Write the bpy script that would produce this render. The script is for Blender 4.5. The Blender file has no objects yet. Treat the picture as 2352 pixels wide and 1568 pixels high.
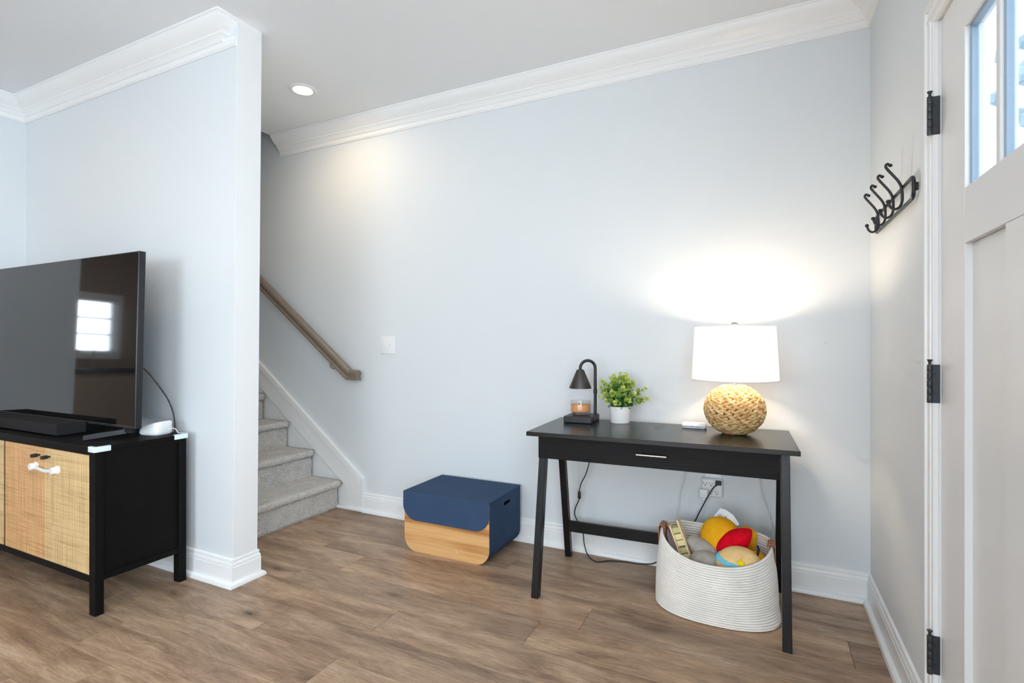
import bpy, bmesh, math, random
from mathutils import Vector, Matrix
random.seed(7)
scene = bpy.context.scene
COL = scene.collection
PI = math.pi

# ------------------------------------------------------------------ camera
cam = bpy.data.cameras.new('camera'); camo = bpy.data.objects.new('camera', cam); COL.objects.link(camo)
THETA = math.atan(576 / 1193.)
cam.sensor_width = 36; cam.lens = 1193 / 2352 * 36; cam.shift_y = 4 / 2352; cam.clip_start = 0.02
camo.location = (0, 0, 1.15); camo.rotation_euler = (PI / 2, 0, THETA)
scene.camera = camo
scene.view_settings.view_transform = 'Standard'; scene.view_settings.look = 'None'
scene.view_settings.gamma = 1; scene.view_settings.use_curve_mapping = False
scene.view_settings.exposure = 0.17
scene.cycles.use_denoising = True
scene.cycles.max_bounces = 7; scene.cycles.diffuse_bounces = 5; scene.cycles.glossy_bounces = 3
scene.cycles.use_adaptive_sampling = True; scene.cycles.adaptive_threshold = 0.09; scene.cycles.adaptive_min_samples = 14
scene.cycles.transmission_bounces = 4; scene.cycles.transparent_max_bounces = 8
scene.cycles.caustics_reflective = False; scene.cycles.caustics_refractive = False
scene.cycles.sample_clamp_indirect = 6

# ------------------------------------------------------------------ sky, daylight through windows, and an added front fill
w = bpy.data.worlds.new('world'); scene.world = w; w.use_nodes = True
w.node_tree.nodes['Background'].inputs[0].default_value = (0.80, 0.90, 1.0, 1)
w.node_tree.nodes['Background'].inputs[1].default_value = 3.2

def area_light(name, loc, rot, sx, sy, power, col, shape='RECTANGLE', spread=PI):
    l = bpy.data.lights.new(name, 'AREA'); l.shape = shape; l.size = sx; l.size_y = sy
    l.energy = power; l.color = col; l.spread = spread
    o = bpy.data.objects.new(name, l); COL.objects.link(o); o.location = loc; o.rotation_euler = rot
    return o
DAY = (0.82, 0.925, 1.0)
area_light('added_front_fill', (0.405, -.72, 1.42), (0, PI / 2, 0), 1.55, 2.3, 80, DAY)  # unseen source added to brighten the partition end and stairs
area_light('daylight_kitchen_window', (-8.80, -.985, 1.52), (0, -PI / 2, 0), .80, 1.12, 42, DAY)
area_light('daylight_rear_window', (-.98, -3.96, 1.42), (PI / 2, 0, 0), 2.4, 1.6, 78, DAY)

# ------------------------------------------------------------------ dimensions of the room
XR, YB, ZC = 0.43, 2.766, 2.68          # right wall, back wall, ceiling
XL, YR = -4.24, -4.0                    # left wall, rear wall
YP0, YP1 = 1.64, 1.77                   # partition wall faces
XE0, XE1 = -2.262, -2.228               # partition end at floor / at ceiling
XCE = -3.265                            # edge of the hall ceiling over the stairs

# ------------------------------------------------------------------ helpers
def s2l(c): return c / 12.92 if c <= 0.04045 else ((c + 0.055) / 1.055) ** 2.4
def rgb(r, g, b): return (s2l(r / 255), s2l(g / 255), s2l(b / 255), 1)

class MB:
    def __init__(self): self.bm = bmesh.new()
    def box(self, x0, x1, y0, y1, z0, z1, bev=0, seg=2, mat=None):
        m = Matrix.Translation(((x0 + x1) / 2, (y0 + y1) / 2, (z0 + z1) / 2)) @ Matrix.Diagonal((abs(x1 - x0), abs(y1 - y0), abs(z1 - z0), 1))
        if mat is not None: m = mat @ m
        r = bmesh.ops.create_cube(self.bm, size=1, matrix=m)
        if bev:
            es = {e for v in r['verts'] for e in v.link_edges}
            bmesh.ops.bevel(self.bm, geom=list(es), offset=bev, segments=seg, affect='EDGES', profile=0.5)
        return self
    def hexa(self, p):                       # 8 corners: bottom loop then top loop
        v = [self.bm.verts.new(q) for q in p]
        for f in ((3, 2, 1, 0), (4, 5, 6, 7), (0, 1, 5, 4), (1, 2, 6, 5), (2, 3, 7, 6), (3, 0, 4, 7)): self.bm.faces.new([v[i] for i in f])
        return self
    def ring(self, rows, closed=False, cap=True):
        vs = [[self.bm.verts.new(p) for p in r] for r in rows]
        n = len(vs[0]); k = len(vs)
        for i in range(k if closed else k - 1):
            a, b = vs[i], vs[(i + 1) % k]
            for j in range(n): self.bm.faces.new((a[j], a[(j + 1) % n], b[(j + 1) % n], b[j]))
        if cap and not closed:
            self.bm.faces.new(vs[0][::-1]); self.bm.faces.new(vs[-1])
        return self
    def tube(self, path, r, n=10, closed=False, cap=True, flat=1.0):
        pts = [Vector(p) for p in path]; k = len(pts)
        rr = r if isinstance(r, (list, tuple)) else [r] * k
        rows = []; up = None
        for i, p in enumerate(pts):
            if closed: t = pts[(i + 1) % k] - pts[i - 1]
            else: t = pts[min(i + 1, k - 1)] - pts[max(i - 1, 0)]
            t.normalize()
            if up is None:
                up = Vector((0, 0, 1)) if abs(t.z) < .9 else Vector((1, 0, 0))
            s = t.cross(up); 
            if s.length < 1e-5: s = t.cross(Vector((0, 1, 0)))
            s.normalize(); up = s.cross(t).normalized()
            rows.append([p + (s * math.cos(2 * PI * j / n) + up * math.sin(2 * PI * j / n) * flat) * rr[i] for j in range(n)])
        return self.ring(rows, closed, cap)
    def cyl(self, p0, p1, r0, r1=None, n=24): return self.tube([p0, p1], [r0, r0 if r1 is None else r1], n)
    def lathe(self, prof, c=(0, 0, 0), n=40, cap=False):
        rows = [[(c[0] + r * math.cos(2 * PI * j / n), c[1] + r * math.sin(2 * PI * j / n), c[2] + z) for j in range(n)] for r, z in prof]
        return self.ring(rows, False, cap)
    def prism(self, poly, axis, a, b, bev=0, seg=2):   # poly in the two other axes
        def P(u, v, t): return {'x': (t, u, v), 'y': (u, t, v), 'z': (u, v, t)}[axis]
        A = [self.bm.verts.new(P(u, v, a)) for u, v in poly]; B = [self.bm.verts.new(P(u, v, b)) for u, v in poly]
        n = len(poly); fs = []
        for i in range(n): fs.append(self.bm.faces.new((A[i], A[(i + 1) % n], B[(i + 1) % n], B[i])))
        f0 = self.bm.faces.new(A[::-1]); f1 = self.bm.faces.new(B)
        if bev: bmesh.ops.bevel(self.bm, geom=list(set(f0.edges) | set(f1.edges)), offset=bev, segments=seg, affect='EDGES', profile=0.5)
        return self
    def ell(self, c, r, u=20, v=12, fn=None, rot=None):
        m = Matrix.Translation(c) @ (rot if rot else Matrix.Identity(4)) @ Matrix.Diagonal((r[0], r[1], r[2], 1))
        q = bmesh.ops.create_uvsphere(self.bm, u_segments=u, v_segments=v, radius=1)
        for vv in q['verts']:
            p = vv.co.copy()
            if fn: p = fn(p)
            vv.co = m @ p
        return self
    def obj(self, name, mat, parent=None, smooth=None, kind=None):
        bmesh.ops.recalc_face_normals(self.bm, faces=self.bm.faces)
        me = bpy.data.meshes.new(name); self.bm.to_mesh(me); self.bm.free()
        if smooth is not None:
            for p in me.polygons: p.use_smooth = True
            me.set_sharp_from_angle(angle=math.radians(smooth))
        me.materials.append(mat)
        o = bpy.data.objects.new(name, me); COL.objects.link(o)
        if parent: o.parent = parent
        if kind: o['kind'] = kind
        return o

def thing(name, label, cat, loc=(0, 0, 0), rz=0, group=None):
    o = bpy.data.objects.new(name, None); COL.objects.link(o); o.empty_display_size = .1
    o.location = loc; o.rotation_euler = (0, 0, rz); o['label'] = label; o['category'] = cat
    if group: o['group'] = group
    return o
def tag(o, label, cat, group=None):
    o['label'] = label; o['category'] = cat
    if group: o['group'] = group
    return o
def struct(name, rz=0, loc=(0, 0, 0)):
    o = bpy.data.objects.new(name, None); COL.objects.link(o); o['kind'] = 'structure'; o.location = loc; o.rotation_euler = (0, 0, rz); return o

def sweep(mb, prof, path, side=1, m0=None, m1=None):
    """profile (d,z) carried along a floor path (x,y); d is measured to the left (side=1) of travel, mitred at corners"""
    P = [Vector(p) for p in path]; rows = []
    for i, p in enumerate(P):
        ns = []
        if i > 0: t = (p - P[i - 1]).normalized(); ns.append(Vector((-t.y, t.x)) * side)
        if i < len(P) - 1: t = (P[i + 1] - p).normalized(); ns.append(Vector((-t.y, t.x)) * side)
        m = ns[0] if len(ns) == 1 else (ns[0] + ns[1]) / (1 + ns[0].dot(ns[1]))
        if i == 0 and m0: m = Vector(m0)
        if i == len(P) - 1 and m1: m = Vector(m1)
        rows.append([(p.x + m.x * d, p.y + m.y * d, z) for d, z in prof])
    mb.ring(rows); return mb

def catmull(pts, n=8):
    P = [Vector(p) for p in pts]; out = []
    for i in range(len(P) - 1):
        a = P[max(i - 1, 0)]; b = P[i]; c = P[i + 1]; d = P[min(i + 2, len(P) - 1)]
        for k in range(n):
            t = k / n
            out.append(0.5 * ((2 * b) + (c - a) * t + (2 * a - 5 * b + 4 * c - d) * t * t + (3 * b - a - 3 * c + d) * t ** 3))
    out.append(P[-1]); return out

# ------------------------------------------------------------------ materials
class NT:
    def __init__(self, name):
        self.m = bpy.data.materials.new(name); self.m.use_nodes = True; self.t = self.m.node_tree
        self.b = self.t.nodes['Principled BSDF']
    def n(self, typ, **kw):
        x = self.t.nodes.new(typ)
        for k, v in kw.items():
            if k.startswith('i_'):
                key = k[2:]; key = int(key) if key.isdigit() else key.replace('_', ' ')
                x.inputs[key].default_value = v
            else: setattr(x, k, v)
        return x
    def l(self, a, b): self.t.links.new(a, b)
    def ramp(self, fac, stops, interp='LINEAR'):
        r = self.n('ShaderNodeValToRGB'); r.color_ramp.interpolation = interp
        e = r.color_ramp.elements
        while len(e) < len(stops): e.new(0.5)
        for q, (p, c) in zip(e, stops): q.position = p; q.color = c
        if fac is not None: self.l(fac, r.inputs[0])
        return r
    def mix(self, fac, a, b, mode='MIX'):
        x = self.n('ShaderNodeMix', data_type='RGBA', blend_type=mode)
        if isinstance(fac, (int, float)): x.inputs[0].default_value = fac
        else: self.l(fac, x.inputs[0])
        for k, v in ((6, a), (7, b)):
            if isinstance(v, (tuple, list)): x.inputs[k].default_value = v
            else: self.l(v, x.inputs[k])
        return x.outputs[2]
    def coords(self, scale=(1, 1, 1), kind='Object', rnd=False):
        tc = self.n('ShaderNodeTexCoord'); mp = self.n('ShaderNodeMapping'); mp.inputs['Scale'].default_value = scale
        src = tc.outputs[kind]
        if rnd:
            oi = self.n('ShaderNodeObjectInfo'); ml = self.n('ShaderNodeMath', operation='MULTIPLY', i_1=97.0); self.l(oi.outputs['Random'], ml.inputs[0])
            cx = self.n('ShaderNodeCombineXYZ'); self.l(ml.outputs[0], cx.inputs[0]); self.l(ml.outputs[0], cx.inputs[1])
            va = self.n('ShaderNodeVectorMath', operation='ADD'); self.l(src, va.inputs[0]); self.l(cx.outputs[0], va.inputs[1]); src = va.outputs[0]
            self.rnd = oi.outputs['Random']
        self.l(src, mp.inputs[0]); return mp.outputs[0]
    def noise(self, vec, scale, detail=3, rough=.5, dist=0):
        x = self.n('ShaderNodeTexNoise', i_Scale=scale, i_Detail=detail, i_Roughness=rough, i_Distortion=dist); self.l(vec, x.inputs['Vector']); return x.outputs['Fac']
    def bump(self, h, strength, dist=.002):
        x = self.n('ShaderNodeBump', i_Strength=strength, i_Distance=dist); self.l(h, x.inputs['Height']); self.l(x.outputs[0], self.b.inputs['Normal'])
    def base(self, c, rough=.5, spec=.5, **kw):
        if isinstance(c, (tuple, list)): self.b.inputs['Base Color'].default_value = c
        else: self.l(c, self.b.inputs['Base Color'])
        self.b.inputs['Roughness'].default_value = rough; self.b.inputs['Specular IOR Level'].default_value = spec
        for k, v in kw.items(): self.b.inputs[k.replace('_', ' ')].default_value = v
        return self.m

def paint(name, c, rough=.55, spec=.3, bs=.06, scale=260):
    t = NT(name); v = t.coords(); n = t.noise(v, 1.3, 0)
    t.base(t.mix(n, tuple(x * .985 for x in c[:3]) + (1,), tuple(x * 1.015 for x in c[:3]) + (1,)), rough, spec)
    return t.m
def plain(name, c, rough=.5, spec=.5, var=.06, scale=30, **kw):
    t = NT(name); v = t.coords(); n = t.noise(v, scale, 3)
    d = tuple(max(0, x * (1 - var)) for x in c[:3]) + (1,); l = tuple(min(1, x * (1 + var)) for x in c[:3]) + (1,)
    t.base(t.mix(n, d, l), rough, spec, **kw); return t.m

M = {}
M['wall'] = paint('wall_paint', (0.700, 0.735, 0.760, 1), .6, .25)
M['ceil'] = paint('ceiling_paint', (0.80, 0.825, 0.845, 1), .8, .15, .1, 180)
M['trim'] = paint('white_trim_paint', (0.84, 0.85, 0.855, 1), .32, .45, .02, 90)
M['door'] = paint('door_paint', (0.77, 0.775, 0.775, 1), .4, .4, .02, 120)
M['kitchen'] = paint('kitchen_paint', (0.40, 0.34, 0.29, 1), .7, .2)
M['black_metal'] = plain('black_metal', (0.012, 0.013, 0.016, 1), .38, .5)
M['hinge'] = plain('oil_black_hinge_metal', (0.02, 0.026, 0.032, 1), .35, .6)
M['white_plastic'] = plain('white_plastic', (0.80, 0.81, 0.82, 1), .35, .5, .02)
M['dark_slot'] = plain('dark_slot', (0.015, 0.013, 0.012, 1), .6)
M['steel'] = plain('brushed_nickel', (0.55, 0.51, 0.46, 1), .3, .5, .1, 200, Metallic=1.0)
M['cord_black'] = plain('black_cord_rubber', (0.012, 0.013, 0.017, 1), .45)
M['cord_white'] = plain('white_cord_rubber', (0.74, 0.74, 0.73, 1), .45)
M['leather'] = plain('tan_leather', rgb(176, 120, 84), .55, .4, .12, 60)

def black_wood(name, base=(0.004, 0.004, 0.0045, 1), hi=(0.012, 0.0115, 0.012, 1), rough=.36, sc=(2, 60, 60), spec=.3):
    t = NT(name); v = t.coords(sc); n = t.noise(v, 3.2, 5, .65)
    r = t.ramp(n, [(.35, base), (.75, hi)]); t.base(r.outputs[0], rough, spec); t.bump(n, .12, .001); return t.m
M['desk'] = black_wood('black_ash_laminate', rough=.33)
M['desk_front'] = black_wood('black_ash_laminate_front', (0.003, 0.003, 0.003, 1), (0.016, 0.014, 0.014, 1), .55, (3, 60, 90), .2)
M['cab'] = black_wood('black_brown_painted_wood', (0.0045, 0.004, 0.004, 1), (0.006, 0.0055, 0.0055, 1), .55, (6, 6, 6), .1)

def floor_wood(name):
    t = NT(name); v = t.coords((1, 1, 1), rnd=True)
    def mp(sc):
        m = t.n('ShaderNodeMapping'); m.inputs['Scale'].default_value = sc; t.l(v, m.inputs[0]); return m.outputs[0]
    # knots: sparse stretched cells
    vo = t.n('ShaderNodeTexVoronoi', feature='F1', i_Scale=1.0, i_Randomness=1.0); t.l(mp((2.6, 6.0, 1)), vo.inputs['Vector'])
    warp = t.n('ShaderNodeMath', operation='MULTIPLY', i_1=1.0)
    kn = t.ramp(vo.outputs['Distance'], [(0.0, (1, 1, 1, 1)), (.34, (0, 0, 0, 1))], 'EASE')
    wv = t.n('ShaderNodeVectorMath', operation='ADD'); sc = t.n('ShaderNodeCombineXYZ'); ml = t.n('ShaderNodeMath', operation='MULTIPLY', i_1=.022)
    t.l(kn.outputs[0], ml.inputs[0]); t.l(ml.outputs[0], sc.inputs[1]); t.l(v, wv.inputs[0]); t.l(sc.outputs[0], wv.inputs[1])
    def mpw(s_):
        m = t.n('ShaderNodeMapping'); m.inputs['Scale'].default_value = s_; t.l(wv.outputs[0], m.inputs[0]); return m.outputs[0]
    broad = t.noise(mpw((1.0, 6.0, 1)), 1.8, 6, .70, .5)
    grain = t.noise(mpw((4.5, 60, 1)), 2.6, 5, .72, .3)
    fine = t.noise(mpw((22, 260, 1)), 2.0, 3, .75)
    c0 = t.ramp(broad, [(.26, rgb(108, 84, 67)), (.40, rgb(150, 122, 99)), (.56, rgb(183, 154, 127)), (.74, rgb(206, 181, 156))])
    g = t.ramp(grain, [(.32, (.56, .54, .54, 1)), (.60, (1.10, 1.10, 1.10, 1))])
    c1 = t.mix(.75, c0.outputs[0], g.outputs[0], 'MULTIPLY')
    f = t.ramp(fine, [(.32, (.66, .65, .64, 1)), (.66, (1.14, 1.14, 1.14, 1))])
    c2 = t.mix(.55, c1, f.outputs[0], 'MULTIPLY')
    # dark heart of knots
    vr = t.n('ShaderNodeTexNoise', i_Scale=26.0, i_Detail=2.0); t.l(v, vr.inputs['Vector'])
    ad = t.n('ShaderNodeMath', operation='ADD'); t.l(vo.outputs['Distance'], ad.inputs[0])
    m2 = t.n('ShaderNodeMath', operation='MULTIPLY', i_1=.10); t.l(vr.outputs['Fac'], m2.inputs[0]); t.l(m2.outputs[0], ad.inputs[1])
    kd = t.ramp(ad.outputs[0], [(.085, (1, 1, 1, 1)), (.135, (.55, .55, .55, 1)), (.20, (.16, .16, .16, 1)), (.36, (0, 0, 0, 1))])
    # only some cells carry a knot
    sel = t.ramp(vo.outputs['Color'], [(.46, (0, 0, 0, 1)), (.50, (1, 1, 1, 1))])
    km = t.n('ShaderNodeMath', operation='MULTIPLY'); t.l(kd.outputs[0], km.inputs[0]); t.l(sel.outputs[0], km.inputs[1])
    c3 = t.mix(km.outputs[0], c2, rgb(62, 50, 43))
    tone = t.ramp(t.rnd, [(0, (.80, .80, .81, 1)), (.5, (.97, .97, .97, 1)), (1, (1.08, 1.06, 1.03, 1))])
    c4 = t.mix(1.0, c3, tone.outputs[0], 'MULTIPLY')
    t.base(c4, .42, .4); t.bump(fine, .12, .0008)
    return t.m
M['floor'] = floor_wood('oak_plank_floor')
M['gap'] = plain('floor_joint', rgb(96, 78, 64), .8, .2)

def carpet(name):
    t = NT(name); v = t.coords(); n = t.noise(v, 240, 2, .8); n2 = t.noise(v, 14, 3)
    r = t.ramp(n, [(.32, rgb(118, 116, 113)), (.45, rgb(196, 192, 186)), (.60, rgb(244, 240, 234))])
    s = t.ramp(n2, [(.3, (.88, .88, .88, 1)), (.7, (1.06, 1.05, 1.04, 1))])
    t.base(t.mix(1.0, r.outputs[0], s.outputs[0], 'MULTIPLY'), .95, .1, Sheen_Weight=.3); t.bump(n, .9, .006); return t.m
M['carpet'] = carpet('grey_speckled_carpet')

def cane(name, c_hi, c_lo):
    t = NT(name); v = t.coords()
    def wave(d, s, dist):
        x = t.n('ShaderNodeTexWave', wave_type='BANDS', bands_direction=d, i_Scale=s, i_Distortion=dist, i_Detail=2.0, i_Detail_Scale=1.2); t.l(v, x.inputs['Vector']); return x.outputs['Fac']
    a = wave('X', 62, 1.2); b = wave('Z', 66, 1.2)
    mx = t.n('ShaderNodeMath', operation='MAXIMUM'); t.l(a, mx.inputs[0]); t.l(b, mx.inputs[1])
    def st(sc): 
        m = t.n('ShaderNodeMapping'); m.inputs['Scale'].default_value = sc; t.l(v, m.inputs[0]); return t.noise(m.outputs[0], 1, 3, .7)
    s1 = st((110, 3, 3)); s2 = st((3, 3, 120))
    base = t.ramp(mx.outputs[0], [(.25, c_lo), (.75, c_hi)])
    k1 = t.ramp(s1, [(.32, (.66, .60, .54, 1)), (.55, (1, 1, 1, 1))]); k2 = t.ramp(s2, [(.32, (.66, .60, .54, 1)), (.55, (1, 1, 1, 1))])
    c = t.mix(.8, t.mix(.8, base.outputs[0], k1.outputs[0], 'MULTIPLY'), k2.outputs[0], 'MULTIPLY')
    t.base(c, .6, .3); t.bump(mx.outputs[0], .5, .002); return t.m
M['cane_a'] = cane('woven_cane_amber', rgb(234, 188, 134), rgb(192, 138, 88))
M['cane_b'] = cane('woven_cane_pale', rgb(236, 206, 154), rgb(192, 154, 104))

def box_wood():
    t = NT('paulownia_wood'); v = t.coords((.45, 10, 13)); n = t.noise(v, 2.0, 3, .55, .5)
    v2 = t.coords((1.2, 60, 95)); n2 = t.noise(v2, 2.0, 4, .6)
    r = t.ramp(n, [(.34, rgb(176, 118, 66)), (.46, rgb(212, 160, 102)), (.6, rgb(226, 180, 124)), (.75, rgb(206, 152, 94))])
    g = t.ramp(n2, [(.3, (.82, .78, .74, 1)), (.65, (1.04, 1.04, 1.04, 1))])
    t.base(t.mix(.8, r.outputs[0], g.outputs[0], 'MULTIPLY'), .5, .35); return t.m
M['box_wood'] = box_wood()
def fabric(name, c, sc=900, bs=.4, var=.22, **kw):
    t = NT(name); v = t.coords(); n = t.noise(v, sc, 2, .6); n2 = t.noise(v, 9, 3)
    d = tuple(x * (1 - var) for x in c[:3]) + (1,); l = tuple(min(1, x * (1 + var)) for x in c[:3]) + (1,)
    k = t.ramp(n2, [(.3, (.93, .93, .93, 1)), (.7, (1.05, 1.05, 1.05, 1))])
    t.base(t.mix(1.0, t.mix(n, d, l), k.outputs[0], 'MULTIPLY'), .9, .2, **kw); t.bump(n, bs, .001); return t.m
M['blue'] = fabric('blue_textile_board', rgb(56, 76, 104), 500, .2)
M['rope'] = fabric('white_cotton_rope', (0.88, 0.845, 0.80, 1), 420, .3, .06)
M['rope_pink'] = fabric('blush_cotton_rope', (0.70, 0.60, 0.57, 1), 420, .3, .06)
def plush(name, c, sc=170):
    t = NT(name); v = t.coords(); n = t.noise(v, sc, 4, .7); n2 = t.noise(v, 22, 3)
    d = tuple(x * .86 for x in c[:3]) + (1,); l = tuple(min(1, x * 1.15) for x in c[:3]) + (1,)
    r = t.ramp(n2, [(.3, d), (.7, l)])
    t.base(r.outputs[0], .95, .1, Sheen_Weight=.6, Sheen_Roughness=.4); t.b.inputs['Sheen Tint'].default_value = l
    t.bump(n, .8, .004); return t.m
M['plush_yellow'] = plush('mustard_plush', rgb(254, 178, 34))
M['plush_red'] = plush('red_fleece', rgb(226, 14, 40))
M['plush_grey'] = plush('grey_plush', rgb(180, 172, 164))
M['plush_peach'] = plush('peach_plush', rgb(255, 206, 144))
M['plush_blue'] = plush('sky_blue_plush', rgb(130, 206, 226))
M['plush_sun'] = plush('bright_yellow_felt', rgb(250, 214, 30))
M['plush_orange'] = plush('orange_plush', rgb(244, 160, 40))
M['mauve'] = fabric('mauve_knit', rgb(134, 116, 122), 120, .9, .35)
M['pale_wood'] = plain('pale_pine', rgb(236, 212, 172), .55, .3, .08, 40)
M['cream_block'] = plain('cream_block_paint', rgb(240, 226, 168), .5, .3, .04)
M['green_block'] = plain('sage_block_paint', rgb(206, 200, 142), .5, .3, .05)
M['olive_rail'] = plain('wood_grey_brown_rail', rgb(128, 116, 104), .38, .45, .12, 20)
M['silicone'] = plain('translucent_white_silicone', (0.80, 0.84, 0.86, 1), .35, .4, .02, 30, Subsurface_Weight=.25)
M['soundbar'] = fabric('charcoal_speaker_cloth', (0.020, 0.019, 0.020, 1), 900, .4, .5)
M['tv_black'] = plain('tv_bezel', (0.012, 0.014, 0.018, 1), .3, .5)
t = NT('tv_screen_glass'); n = t.noise(t.coords(), 400, 2); t.base((0.004, 0.004, 0.005, 1), .045, .5, IOR=1.62); M['screen'] = t.m
M['pot'] = plain('white_matte_ceramic', (0.82, 0.82, 0.82, 1), .55, .4, .02)
M['soil'] = plain('dark_soil', rgb(52, 44, 34), .95, .1, .4, 120)
M['seagrass_core'] = plain('dark_brown_fibre', rgb(104, 70, 38), .9, .1, .2)  # dark brown core under the braids, reused for the tree trunk
def seagrass():
    t = NT('seagrass'); v = t.coords((1, 1, 1)); n = t.noise(v, 46, 3, .6); n2 = t.noise(v, 420, 3, .6)
    r = t.ramp(n, [(.28, rgb(176, 126, 74)), (.42, rgb(206, 162, 106)), (.55, rgb(228, 192, 138)), (.72, rgb(240, 212, 164))])
    k = t.ramp(n2, [(.3, (.86, .84, .8, 1)), (.7, (1.05, 1.05, 1.05, 1))])
    t.base(t.mix(1.0, r.outputs[0], k.outputs[0], 'MULTIPLY'), .62, .3); t.bump(n2, .4, .001); return t.m
M['seagrass'] = seagrass()
def leaf(name):
    t = NT(name); at = t.n('ShaderNodeAttribute', attribute_name='tip')
    r = t.ramp(at.outputs['Fac'], [(0, rgb(58, 104, 56)), (.45, rgb(92, 142, 74)), (.75, rgb(166, 186, 84)), (1, rgb(206, 212, 112))])
    n = t.noise(t.coords(), 60, 2); k = t.ramp(n, [(.3, (.82, .86, .82, 1)), (.7, (1.08, 1.05, 1.0, 1))])
    t.base(t.mix(1.0, r.outputs[0], k.outputs[0], 'MULTIPLY'), .5, .35, Subsurface_Weight=.08); return t.m
M['leaf'] = leaf('eucalyptus_leaf')
def shade_mat():
    t = NT('linen_shade'); t.t.nodes.remove(t.b); o = t.t.nodes['Material Output']
    v = t.coords((1, 1, 1)); n = t.noise(v, 500, 2); c = t.mix(n, (.78, .79, .82, 1), (.85, .86, .90, 1))
    d = t.n('ShaderNodeBsdfDiffuse'); tr = t.n('ShaderNodeBsdfTranslucent'); t.l(c, d.inputs[0]); t.l(c, tr.inputs[0])
    m = t.n('ShaderNodeMixShader', i_0=.42); t.l(d.outputs[0], m.inputs[1]); t.l(tr.outputs[0], m.inputs[2]); t.l(m.outputs[0], o.inputs[0]); return t.m
M['shade'] = shade_mat()
def emit(name, c, s):
    t = NT(name); t.base(c, .5, .3); t.b.inputs['Emission Color'].default_value = c; t.b.inputs['Emission Strength'].default_value = s; return t.m
M['bulb'] = emit('lamp_bulb', (1.0, .80, .55, 1), 14)
M['lens'] = emit('downlight_lens', (1.0, .83, .62, 1), 9)
def glass(name, tint=(1, 1, 1, 1), rough=0.0, ior=1.45):
    t = NT(name); t.t.nodes.remove(t.b); o = t.t.nodes['Material Output']
    tr = t.n('ShaderNodeBsdfTransparent'); tr.inputs[0].default_value = tint; gl = t.n('ShaderNodeBsdfGlossy'); gl.inputs['Roughness'].default_value = rough
    lw = t.n('ShaderNodeLayerWeight', i_Blend=.5); pw = t.n('ShaderNodeMath', operation='POWER', i_1=5.0); t.l(lw.outputs['Facing'], pw.inputs[0])
    f = t.n('ShaderNodeMath', operation='MULTIPLY_ADD', i_1=.55, i_2=.035); t.l(pw.outputs[0], f.inputs[0]); m = t.n('ShaderNodeMixShader'); t.l(f.outputs[0], m.inputs[0]); t.l(tr.outputs[0], m.inputs[1]); t.l(gl.outputs[0], m.inputs[2]); t.l(m.outputs[0], o.inputs[0]); return t.m
M['glass'] = glass('window_glass', (.96, .98, 1, 1)); M['jar'] = glass('jar_glass', (.97, .97, .97, 1), .02, 1.35)
M['wax'] = plain('peach_wax', rgb(240, 168, 112), .5, .3, .03, 20, Subsurface_Weight=.3)
M['brown_band'] = plain('brown_jar_glass', rgb(150, 110, 80), .2, .5)  # brown glass tone
M['brick_far'] = plain('pale_far_siding', rgb(226, 230, 234), .8, .2)
M['tree_far'] = plain('hazed_foliage', rgb(150, 172, 180), .9, .1, .35, 3)  # foliage paled toward blue, distance haze put into the colour
M['ground'] = plain('outside_concrete', rgb(196, 198, 200), .9, .1, .1, 2)
M['bead'] = plain('bead_reveal_shade_tone', rgb(150, 168, 184), .5, .3, .08)  # blue-grey stands for shade on the door's outer reveal
M['counter'] = plain('dark_stone_counter', (0.012, 0.011, 0.011, 1), .25, .5)
M['violet'] = plain('violet_blossom', rgb(84, 62, 116), .8, .2, .4, 40)


# ================================================================== THE SETTING
# floor: planks laid along the back wall
floor = struct('floor')
MB().box(-8.7, XR + .06, YR - .12, YB + .12, -.06, -.004).obj('floor_base', M['gap'], floor)
PLK, PLL = .189, 1.27
known = {-3: -2.37, -2: -2.667, -1: -1.85, 0: -1.41, 1: -.828, 2: -.665, 3: .295, 4: -1.18, 5: -1.72, 6: -.9}
full_plank = None
for k in range(-30, 7):
    y0 = 1.615 + PLK * k; y1 = min(y0 + PLK, YB)
    xj = known.get(k, random.uniform(-1.2, 0)); x = xj - PLL * 6
    while x < XR:
        a, b = max(x, XL - .12), min(x + PLL, XR); x += PLL
        if b - a < .02: continue
        if b - a > PLL - 1e-4 and abs(y1 - y0 - PLK) < 1e-6:
            if full_plank is None: full_plank = MB().box(-PLL / 2 + .0006, PLL / 2 - .0006, -PLK / 2 + .0005, PLK / 2 - .0005, -.012, 0, .0007, 1).obj('plank', M['floor'], floor); o = full_plank
            else: o = full_plank.copy(); COL.objects.link(o)
        else: o = MB().box(-(b - a) / 2 + .0006, (b - a) / 2 - .0006, -(y1 - y0) / 2 + .0005, (y1 - y0) / 2 - .0005, -.012, 0, .0007, 1).obj('plank', M['floor'], floor)
        o.location = ((a + b) / 2, (y0 + y1) / 2, 0)
MB().box(-8.6, XL - .12, YR, YP0, -.012, 0).obj('kitchen_floor', M['floor'], floor)

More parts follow.
